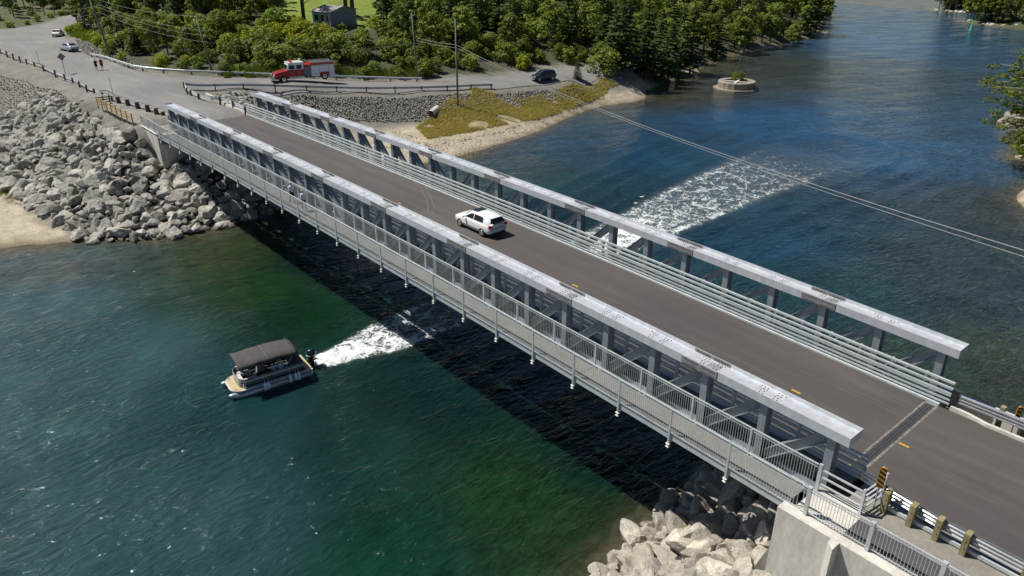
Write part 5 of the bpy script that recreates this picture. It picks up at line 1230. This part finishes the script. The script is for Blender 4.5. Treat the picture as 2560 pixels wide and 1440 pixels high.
for s in (-1, 1):
    for xa, xb in ((1.15, 1.95), (.05, .85)):
        P_('cab_window', 'glass', (xa, xb, s*1.142, s*1.155, 1.92, 2.50), bevel=0)
        P_('door', 'red_paint', (xa-.08, xb+.10, s*1.151, s*1.162, .88, 1.80), bevel=0)
        b = MB(); b.cyl(((xa+xb)/2+.02, s*1.17, 1.35), .20, .012, 16, 'y'); em = b.build('round_emblem', M['yellow'], ft)
        b = MB(); b.cyl(((xa+xb)/2+.02, s*1.18, 1.35), .14, .012, 16, 'y'); b.build('emblem_centre', M['red_paint'], em)
    P_('running_board', 'chrome', (-.2, 2.1, s*1.0, s*1.18, .42, .66), (-.2, 2.1, s*1.0, s*1.18, .70, .82), bevel=0)
    P_('pump_panel', 'galv_dark', (-1.25, -.33, s*1.16, s*1.19, .62, 2.05), bevel=0)
    for k_ in range(7):
        b = MB(); b.cyl((-1.1+.3*(k_ % 3), s*1.21, .85+.42*(k_//3)), .085, .06, 10, 'y'); b.build('gauge', M['chrome'] if k_ % 2 else M['black'], ft)
    for xa, xb, za in ((-2.60, -1.34, .62), (-4.10, -2.64, 1.22), (-4.93, -4.14, .62)):
        P_('roller_door', 'shutter', (xa, xb, s*1.205, s*1.22, za, 2.12), bevel=0)
    P_('body_stripe', 'white_paint', (-4.9, -1.32, s*1.205, s*1.225, 2.16, 2.26), bevel=0)
P_('pump_house', 'galv_dark', (-1.29, -.27, -1.155, 1.155, .6, 2.1)); P_('pump_deck', 'red_paint', (-1.29, -.30, -1.05, 1.05, 2.102, 2.42))
P_('rear_body', 'red_paint', (-4.95, -1.30, -1.2, 1.2, .60, 2.62)); P_('body_trim', 'white_paint', (-4.97, -1.28, -1.19, 1.19, 2.06, 2.15), bevel=0); P_('hose_bed', 'canvas', (-4.8, -1.5, -1.0, 1.0, 2.622, 2.68))
P_('top_rail', 'chrome', (-4.9, -1.4, -1.2, -1.14, 2.622, 2.80), (-4.9, -1.4, 1.14, 1.2, 2.622, 2.80), bevel=0); P_('rear_step', 'chrome', (-5.5, -4.96, -1.15, 1.15, .50, .60))
P_('chassis', 'black', (-4.9, 4.1, -.5, .5, .45, .60)); P_('light_bar', 'red_lamp', (1.3, 1.7, -.85, .85, 2.865, 3.02)); P_('spot_lamp', 'trim', (-.28, -.05, -.9, -.6, 2.865, 3.15))
for wx in (2.9, -2.35-1.05):
    for s in (-1, 1):
        b = MB(); b.cyl((wx, s*1.02, .52), .52, .32, 22, 'y'); w_ = b.build('wheel', M['black'], ft)
        b = MB(); b.cyl((wx, s*1.19, .52), .29, .03, 18, 'y'); b.build('rim', M['chrome'], w_); b = MB(); b.cyl((wx, s*1.215, .52), .10, .03, 12, 'y'); b.build('hub', M['black'], w_)

# ------------------------------------------------------------------ people
def blob(name, caps, ells, vox, mat, parent):
    bm = bmesh.new()
    def sph(c, r):
        bmesh.ops.create_icosphere(bm, subdivisions=2, radius=1, matrix=Matrix.Translation(c) @ Matrix.Diagonal((r[0], r[1], r[2], 1)))
    for a, b_, ra, rb in caps:
        a, b_ = Vector(a), Vector(b_); L_ = (b_-a).length
        if L_ > 1e-4:
            bmesh.ops.create_cone(bm, cap_ends=True, segments=12, radius1=ra, radius2=rb, depth=L_, matrix=Matrix.Translation((a+b_)/2) @ (b_-a).to_track_quat('Z', 'Y').to_matrix().to_4x4())
        sph(a, (ra,)*3); sph(b_, (rb,)*3)
    for c, r in ells: sph(Vector(c), r)
    me = bpy.data.meshes.new(name); bm.to_mesh(me); bm.free(); me.materials.append(mat)
    o = bpy.data.objects.new(name, me); COL.objects.link(o); o.parent = parent
    rm = o.modifiers.new('r', 'REMESH'); rm.mode = 'VOXEL'; rm.voxel_size = vox; rm.use_smooth_shade = True
    return o
def person(label, loc, rz, top, bottom, hair, hair_len=0, shoes='cloth_white', h=1.72, stride=.25, swing=.35, sit=False, short_sleeve=True, hat=None, arms=None):
    k_ = h/1.75; g_ = empty('person', loc, rz, label, 'person'); V_ = lambda *a: Vector(a)*k_
    hip = V_(0, 0, .92) if not sit else V_(0, 0, .50); sh = hip+V_(0, 0, .50); neck = sh+V_(0, 0, .06); head = neck+V_(.02, 0, .19)
    caps = [(hip, hip+V_(0, 0, .22), .125*k_, .115*k_), (hip+V_(0, 0, .22), sh-V_(0, 0, .06), .115*k_, .135*k_), (sh-V_(0, .12, .04), sh-V_(0, -.12, .04), .075*k_, .075*k_), (neck-V_(0, 0, .03), neck+V_(0, 0, .08), .055*k_, .052*k_)]
    ells = [(head, V_(.092, .076, .118)), (head+V_(.02, 0, -.055), V_(.07, .058, .065)), (head+V_(.095, 0, -.01), V_(.018, .013, .024)), (head+V_(0, .077, 0), V_(.02, .01, .03)), (head+V_(0, -.077, 0), V_(.02, .01, .03))]
    sh_c, pa_c, sho = [], [], []
    for s in (-1, 1):
        if sit: kn, an = hip+V_(.42, s*.13, .02), hip+V_(.50, s*.13, -.40)
        else: f = s*stride; kn, an = hip+V_(f*.42+.03, s*.10, -.44), hip+V_(f-.02, s*.10, -.86)
        hj = hip+V_(0, s*.09, -.02); toe = an+V_(.15, 0, -.04)
        caps += [(hj, kn, .088*k_, .058*k_), (kn, an, .055*k_, .036*k_), (an+V_(-.03, 0, -.03), toe, .036*k_, .03*k_)]
        pa_c.append((hj, hj.lerp(kn, .82), .105*k_, .088*k_)); sho.append((an+V_(-.035, 0, -.035), toe, .045*k_, .038*k_))
        so_ = sh+V_(0, s*.185, -.04)
        if arms: el, wr_ = so_+Vector(arms[s][0])*k_, so_+Vector(arms[s][1])*k_
        elif sit: el, wr_ = so_+V_(.06, s*.06, -.28), so_+V_(.27, s*.0, -.36)
        else: a = -s*swing; el, wr_ = so_+V_(a*.25, s*.05, -.28), so_+V_(a*.6+.04, s*.04, -.52)
        caps += [(so_, el, .048*k_, .038*k_), (el, wr_, .037*k_, .026*k_)]
        d = (wr_-el).normalized(); sd = Vector((0, 1, 0)).cross(d).normalized(); pm_ = wr_+d*.05*k_
        caps.append((wr_, wr_+d*.075*k_, .026*k_, .034*k_))
        for q, (o_, ln) in enumerate(((-.028, .060), (-.010, .075), (.010, .070), (.028, .055))):
            kn_ = wr_+d*.085*k_+sd*o_*k_; caps.append((kn_, kn_+d*ln*.5*k_, .0095*k_, .009*k_)); caps.append((kn_+d*ln*.5*k_, kn_+d*ln*k_*.9+Vector((.012, -s*.012, 0)), .009*k_, .008*k_))
        caps.append((wr_+d*.03*k_+sd*.028*k_, wr_+d*.075*k_+sd*.058*k_, .011*k_, .009*k_))
        sh_c.append((so_, so_.lerp(el, .75 if short_sleeve else 1), .066*k_, .058*k_))
        if not short_sleeve: sh_c.append((el, el.lerp(wr_, .92), .05*k_, .042*k_))
    blob('body', caps, ells, .012, M['skin'], g_)
    blob('shirt', [(hip+V_(0, 0, .06), sh-V_(0, 0, .06), .150*k_, .155*k_), (sh-V_(0, .12, .035), sh-V_(0, -.12, .035), .090*k_, .090*k_)]+sh_c, [], .018, M[top], g_)
    blob('shorts', pa_c+[(hip-V_(0, .06, .02), hip+V_(0, .06, .06), .140*k_, .140*k_)], [], .018, M[bottom], g_)
    blob('shoes', sho, [], .014, M[shoes], g_)
    hc = [(head+V_(-.018, 0, .03), V_(.095, .085, .105))]
    if hair_len: hc.append((head+V_(-.07, 0, -.08), V_(.05, .075, .13)))
    blob('hair', [], hc, .014, M[hair], g_)
    if hat: blob('cap', [], [(head+V_(0, 0, .07), V_(.105, .095, .06)), (head+V_(.10, 0, .055), V_(.07, .07, .012))], .012, M[hat], g_)
    return g_
walkz = lambda x: 7.86+camber(x)
person('fair haired walker in a white T-shirt and dark shorts, the one further along the walkway', Vector((-55.0, 23.65, walkz(-55))), PI, 'cloth_white', 'cloth_navy', 'hair_fair', 1, 'cloth_black', 1.68)
person('short haired walker in a long white shirt nearer the camera on the walkway', Vector((-52.6, 23.50, walkz(-52.6))), PI-.1, 'cloth_white', 'cloth_navy', 'hair_fair', 0, 'cloth_white', 1.66, short_sleeve=False)
q1, q2 = atg(243, 177), atg(257, 175.5)
person('walker in a black T-shirt and shorts on the main road, left of the pair', q1+Vector((0, 0, .07)), PI-.25, 'cloth_black', 'cloth_black', 'hair_dark', 0, 'cloth_white', 1.74)
person('walker in a red shirt and black shorts on the main road, right of the pair', q2+Vector((0, 0, .07)), PI-.25, 'cloth_red', 'cloth_black', 'hair_dark', 0, 'cloth_black', 1.84)
# driver of the hatchback, elbow on the open window
dr = person('driver in the white hatchback resting an arm on the open window', gp+Vector((-.05, -.36, -.10)), PI, 'cloth_black', 'cloth_navy', 'hair_fair', 0, 'cloth_black', 1.6, sit=True, arms={1: ((.1, .26, -.18), (.33, .36, -.20)), -1: ((.2, 0, -.25), (.45, 0, -.1))})

# ------------------------------------------------------------------ pontoon boat
BO = Vector((-44.15, 15.6, 0)); BR = math.radians(-95.6)
bt = empty('pontoon_boat', BO, BR, 'pontoon boat with a charcoal canopy speeding away from the bridge', 'boat')
def B_(nm, mt, fn, par=bt, smooth=False, bevel=0): b = MB(); fn(b); return b.build(nm, M[mt], par, smooth=smooth, bevel=bevel)
for y in (-.92, .92):
    B_('pontoon', 'alu', lambda b: b.tube([(-2.75, y, .10), (-2.6, y, .12), (2.0, y, .12), (2.45, y, .16), (2.78, y, .26), (2.95, y, .36)], [.24, .30, .30, .27, .17, .03], 16), smooth=True)
def rounded(x0, x1, hw, r, n=7):
    P = [(x0, -hw), ]
    for k_ in range(n+1): a = -PI/2+PI/2*k_/n; P.append((x1-r+math.cos(a)*r, -hw+r+math.sin(a)*r))
    for k_ in range(n+1): a = PI/2*k_/n; P.append((x1-r+math.cos(a)*r, hw-r+math.sin(a)*r))
    P.append((x0, hw)); return P
B_('deck', 'trim', lambda b: b.prism(rounded(-2.75, 2.75, 1.15, .75), .46, .54))
B_('bow_platform', 'tan', lambda b: b.prism(rounded(2.0, 2.68, 1.08, .55), .541, .555))
B_('stern_platform', 'tan', lambda b: b.bb(-2.72, -2.30, -1.0, 1.0, .541, .60))
B_('cabin_floor', 'floor', lambda b: b.bb(-2.28, 1.7, -1.0, 1.0, .541, .56))
fence = rounded(-2.2, 2.15, 1.08, .62)
def fencewall(z0, z1, mt, off, nm, par=bt):
    b = MB(); P = [Vector((p[0], p[1], 0)) for p in rounded(-2.2, 2.15+off, 1.08+off, .62+off)]
    b.sweep([(0, z0), (.03, z0), (.03, z1), (0, z1)], P); return b.build(nm, M[mt], par, smooth=False)
fw = fencewall(.56, 1.18, 'black_paint', 0, 'side_panel')
fencewall(.98, 1.14, 'vinyl', .012, 'pale_band', fw); fencewall(.84, .88, 'alu', .012, 'stripe', fw); fencewall(1.181, 1.23, 'alu', .01, 'top_rail', fw)
fencewall(.58, .64, 'alu', .014, 'lower_rail', fw)
for s in (-1, 1):
    B_('bow_seat', 'vinyl', lambda b: (b.bb(1.0, 1.95, s*.55, s*1.02, .561, .92), b.bb(1.0, 1.85, s*.90, s*1.05, .92, 1.26)), bevel=.04)
B_('bow_seat', 'vinyl', lambda b: b.bb(1.72, 2.05, -.54, .54, .561, .90), bevel=.04)
B_('stern_bench', 'vinyl', lambda b: (b.bb(-2.2, -1.55, -.95, .95, .561, .95), b.bb(-2.28, -2.05, -.95, .95, .95, 1.22)), bevel=.04)
B_('sun_pad', 'canvas', lambda b: b.bb(-2.20, -1.30, -.98, .98, 1.221, 1.30), bevel=.03)
B_('side_bench', 'vinyl', lambda b: b.bb(-1.25, .45, .58, 1.02, .561, .98), bevel=.04)
B_('helm_console', 'vinyl', lambda b: b.prismy([(.0, .561), (.6, .561), (.45, 1.3), (.1, 1.35)], -1.0, -.45), bevel=.03)
B_('steering_wheel', 'black', lambda b: b.tube([(-.05+.02*math.sin(a), -.72+.17*math.cos(a), 1.22+.17*math.sin(a)) for a in [2*PI*k_/12 for k_ in range(13)]], .015, 6))
# canopy: tent shape curved across and drooping to the stern
cvs = MB(); nx, ny = 14, 10
for i in range(nx+1):
    for j in range(ny+1):
        x = -1.9+4.0*i/nx; t = -1+2*j/ny; e = 1-abs(t)**3.0; ends = min(1, (i)/1.6, 1) if i < 2 else 1
        zz = 2.26+.18*e-.10*max(0, 1-i/2.2)-.05*math.cos((i/nx)*PI*2*1.0)*.5-.04*abs(math.sin(i/nx*PI*3)) + (.0 if i < nx else .0)
        hw = 1.22-(.12 if i == 0 else 0); cvs.v.append((x, t*hw, zz-(.14 if abs(t) > .99 else 0)))
for i in range(nx):
    for j in range(ny): a = i*(ny+1)+j; cvs.f.append((a, a+ny+1, a+ny+2, a+1)); cvs.m.append(0)
co = cvs.build('canopy', M['canvas'], bt, smooth=True); sf = co.modifiers.new('t', 'SOLIDIFY'); sf.thickness = .04
B_('canopy_seam', 'galv_dark', lambda b: b.tube([(.15, t*1.18, 2.28+.18*(1-abs(t)**3)+.012) for t in [-.95+.19*k_ for k_ in range(11)]], .012, 5), co)
for s in (-1, 1):
    for a_, c_ in (((-.9, s*1.08, 1.2), (-1.75, s*1.05, 2.25)), ((-.9, s*1.08, 1.2), (-.25, s*1.07, 2.30)), ((1.15, s*1.08, 1.2), (1.8, s*1.05, 2.25)), ((-1.9, s*1.05, 1.2), (-1.75, s*1.05, 2.3)), ((1.15, s*1.08, 1.2), (.9, s*1.07, 2.3))):
        B_('canopy_strut', 'alu', lambda b: b.tube([a_, c_], .018, 6))
B_('bow_cleat', 'chrome', lambda b: b.bb(2.35, 2.5, -.85, -.8, .556, .60)); B_('bow_cleat', 'chrome', lambda b: b.bb(2.35, 2.5, .8, .85, .556, .60))
# outboard engine
def eng(b):
    b.ell((-3.15, 0, 1.12), (.36, .25, .32), 14, 10); b.ell((-3.12, 0, .86), (.30, .21, .26), 14, 8)
en = B_('outboard_engine', 'black_paint', eng, smooth=True)
B_('engine_leg', 'black', lambda b: (b.bb(-3.25, -3.02, -.09, .09, .1, .72), b.bb(-3.02, -2.74, -.15, .15, .50, .72)), en)
B_('engine_stripe', 'plate', lambda b: b.tube([(-3.15+.365*math.cos(a), .257*math.sin(a), 1.02-.03*math.cos(a)) for a in [2*PI*k_/24 for k_ in range(25)]], .022, 5), en)
# fenders hang from the rail on the side nearest the camera (+y local = +x world)
fd0 = None
Rb = Matrix.Rotation(BR, 3, 'Z')
labs = ['foremost pale bumper fender hanging from the boat side', 'second pale bumper fender, just behind the foremost one', 'middle pale bumper fender hanging alone towards the stern', 'fourth pale bumper fender, left one of the stern pair', 'rearmost pale bumper fender, right one of the stern pair']
for i, x in enumerate((.62, .40, -1.12, -1.48, -1.70)):
    wp = BO+Rb @ Vector((x, 1.27, .42))
    if fd0 is None:
        fd0 = empty('boat_fender', wp, BR); b = MB(); b.tube([(0, 0, -.34), (0, 0, -.30), (0, 0, -.18), (0, 0, .12), (0, 0, .24), (0, 0, .30)], [.03, .06, .115, .115, .06, .03], 12); b.build('float', M['fender'], fd0, smooth=True)
        b = MB(); b.tube([(0, 0, .30), (0, -.10, .80)], .014, 5); b.build('rope', M['trim'], fd0); f_ = fd0
    else: f_ = copy_tree(fd0)
    f_.location = wp; f_.rotation_euler = (.18*(-1)**i*.6, 0, BR); tag(f_, labs[i], 'fender', 'fenders along the pontoon boat')
bp = lambda x, y, z=.44: BO+Rb @ Vector((x, y, z))
person('seated person in pale shirt and blue shorts at the bow of the boat', bp(1.55, -.55, .42), BR+2.5, 'cloth_blue', 'cloth_blue', 'hair_dark', 0, 'cloth_white', 1.62, sit=True)
person('person stretched out on the bow seat of the boat beside the pale shirted passenger', bp(1.25, .25, .30), BR+PI, 'cloth_navy', 'cloth_black', 'hair_dark', 0, 'cloth_black', 1.6, sit=True)
person('passenger in white on the bench under the rear of the boat canopy', bp(-.75, .62, .50), BR-PI/2, 'cloth_white', 'cloth_blue', 'hair_fair', 0, 'cloth_white', 1.6, sit=True)
person('passenger in a pale blue top beside the one in white under the canopy', bp(-.30, .60, .50), BR-PI/2, 'cloth_blue', 'cloth_navy', 'hair_dark', 1, 'cloth_white', 1.55, sit=True)
person('dark dressed person at the helm of the pontoon boat', bp(-.35, -.62, .50), BR, 'cloth_black', 'cloth_black', 'hair_dark', 0, 'cloth_black', 1.65, sit=True)

# ------------------------------------------------------------------ shed, pier, buoy, small things
C0, C1, C2 = at(828, 74, 10.9), at(893, 64, 10.9), at(803, 64, 10.9)
gx = (C1-C0).normalized(); wd = (C1-C0).length; an = math.atan2(gx.y, gx.x); zg = gz(C0.x, C0.y)
sh_ = empty('shed', Vector((C0.x, C0.y, zg+.5)), an, 'weathered grey shingled shed with a low gable roof at the edge of the lawn', 'shed')
W_, D_, H_, A_ = wd, 4.4, 2.6, 3.35
b = MB(); b.prismy([(0, -.6), (W_, -.6), (W_, H_), (W_/2, A_), (0, H_)], 0, D_); wl_ = b.build('wall', M['siding'], sh_)
b = MB()
for sx, xa, xb in ((0, -.35, W_/2), (1, W_/2, W_+.35)):
    za = H_-.13 if sx == 0 else A_; zb_ = A_ if sx == 0 else H_-.13
    b.add([(xa, -.35, za+.03), (xb, -.35, zb_+.03), (xb, D_+.35, zb_+.03), (xa, D_+.35, za+.03), (xa, -.35, za+.13), (xb, -.35, zb_+.13), (xb, D_+.35, zb_+.13), (xa, D_+.35, za+.13)], [(3, 2, 1, 0), (4, 5, 6, 7), (0, 1, 5, 4), (1, 2, 6, 5), (2, 3, 7, 6), (3, 0, 4, 7)])
rf = b.build('roof', M['roof'], sh_); MB().cyl((W_*.78, D_*.55, A_-.1+.4), .09, .9, 10).build('vent_pipe', M['trim'], rf)
for y0, y1, mt in ((.35, .85, 'trim'), (1.5, 2.3, 'trim'), (2.9, 3.9, 'trim')):
    w_ = MB().bb(-.05, -.006, y0-.1, y1+.1, .8, 2.15).build('window', M['trim'], sh_); MB().bb(-.07, -.052, y0, y1, .92, 2.03).build('pane', M['glass'], w_)
MB().bb(-.06, .02, -.06, .06, -.5, H_-.05).build('corner_board', M['trim'], sh_)
# old round pier
def pier(px, py, label, half=False):
    c = at(px, py, 0); g_ = empty('old_pier', c, 0, label, 'pier'); n = 40; b = MB(); r0, r1 = 3.55, 2.55
    for r_a, r_b, z0, z1, nm in ((r1, r0, -1.5, 1.55, 'ring_wall'),):
        V = []; 
        for i in range(n):
            a = 2*PI*i/n; j = 1+.012*math.sin(i*3.1)
            V += [(math.cos(a)*r_b*j, math.sin(a)*r_b*j, z0), (math.cos(a)*r_b*j, math.sin(a)*r_b*j, z1-.12), (math.cos(a)*(r_b-.08)*j, math.sin(a)*(r_b-.08)*j, z1), (math.cos(a)*r_a, math.sin(a)*r_a, z1-.02), (math.cos(a)*r_a, math.sin(a)*r_a, .75)]
        F = [(i*5+k_, ((i+1) % n)*5+k_, ((i+1) % n)*5+k_+1, i*5+k_+1) for i in range(n) for k_ in range(4)]
        b.add(V, F)
    rw = b.build(nm, M['concrete_old'], g_)
    b = MB(); b.cyl((0, 0, .70), r1-.005, .12, 32); b.build('fill', M['floor'], g_)
    for a in (.35, 1.95):
        b = MB(); d = Vector((math.cos(a), math.sin(a), 0)); b.bar(-d*2.6+Vector((0, 0, 1.30+a*.006)), d*2.6+Vector((0, 0, 1.30+a*.006)), .42, .30); b.build('cross_beam', M['concrete'], g_)
    b = MB(); b.prism([(math.cos(a)*4.4, math.sin(a)*4.4) for a in [PI/6+2*PI*k_/8 for k_ in range(8)]], -1.5, .30); b.build('footing', M['concrete_old'], g_)
    return g_, c
g_, c = pier(1840, 222, 'old round concrete pier stump with a cross on top standing in the channel')
for dx, dy, s in ((-1.7, 1.5, .62), (-.5, 2.1, .70)):
    i = 0; r = copy_tree(protos['lime'][i]); r.location = (c.x+dx*.9, c.y+dy*.9, 1.2); r.rotation_euler = (0, 0, dx); r.scale = (s*.5, s*.5, s*.9); tag(r, 'bright green bush growing on the round pier, '+('left one' if dx < -1 else 'right one'), 'shrub')
pier(2570, 312, 'second old concrete pier at the right edge behind the leaning tree')
b = MB(); b.tube([(0, 0, -.5), (0, 0, .3), (0, 0, .5), (.15, 0, 2.4), (.17, 0, 2.7)], [.4, .42, .25, .16, .05], 10); tag(b.build('channel_buoy', M['buoy'], loc=at(2426, 77, 0), smooth=True), 'small pale green channel buoy floating at the upper right', 'buoy')
p = atg(1083, 286); b = MB(); d = Vector((.5, -.85, -.06)).normalized()
b.tube([p-p-d*1.6+Vector((0, 0, .5)), d*.9+Vector((0, 0, .35))], .5, 18, False); b.tube([d*.9+Vector((0, 0, .35)), -d*1.6+Vector((0, 0, .5))], .42, 18, False)
cu = b.build('culvert_pipe', M['concrete'], loc=p, smooth=True); tag(cu, 'short concrete culvert pipe at the foot of the rubble slope', 'pipe'); b = MB(); b.cyl(d*.5+Vector((0, 0, .37)), .41, .02, 14); 
for i, (px, py, L_, a) in enumerate(((1905, 119, 5, .3), (1880, 125, 3, -.4), (2500, 22, 4, .5))):
    q = at(px, py, .25); b = MB(); dr = Vector((math.cos(a), math.sin(a), .06)); b.tube([-dr*L_/2, dr*L_*.1+Vector((0, .2, .15)), dr*L_/2+Vector((0, 0, .5))], [.12, .09, .03], 6); b.tube([dr*L_*.1, dr*L_*.3+Vector((.5, .6, .6))], [.05, .02], 5)
    tag(b.build('driftwood_log', M['birch'], loc=q), ['long bleached driftwood trunk on the shore of the wooded point', 'short bleached driftwood log left of the long one on the point', 'bleached log on the far rocky shore'][i], 'driftwood')
for i, (px, py) in enumerate(((1590, 511), (1605, 495))):
    q = at(px, py, 0); g2 = empty('gull', Vector((q.x, q.y, .12)), .6*i, ['white gull on the water beside the wake, nearer one', 'white gull on the water beside the wake, farther one'][i], 'bird')
    b = MB(); b.ell((0, 0, 0), (.22, .10, .10)); b.ell((.17, 0, .13), (.06, .05, .055)); b.ell((-.22, 0, .03), (.10, .06, .02)); b.ell((.24, 0, .12), (.04, .012, .012)); b.build('body', M['trim'], g2, smooth=True)
# unused prototypes must not stay at the origin
for k_, L_ in protos.items():
    for i, r in enumerate(L_):
        if not used[k_][i]:
            for ch in list(r.children): bpy.data.objects.remove(ch)
            bpy.data.objects.remove(r)
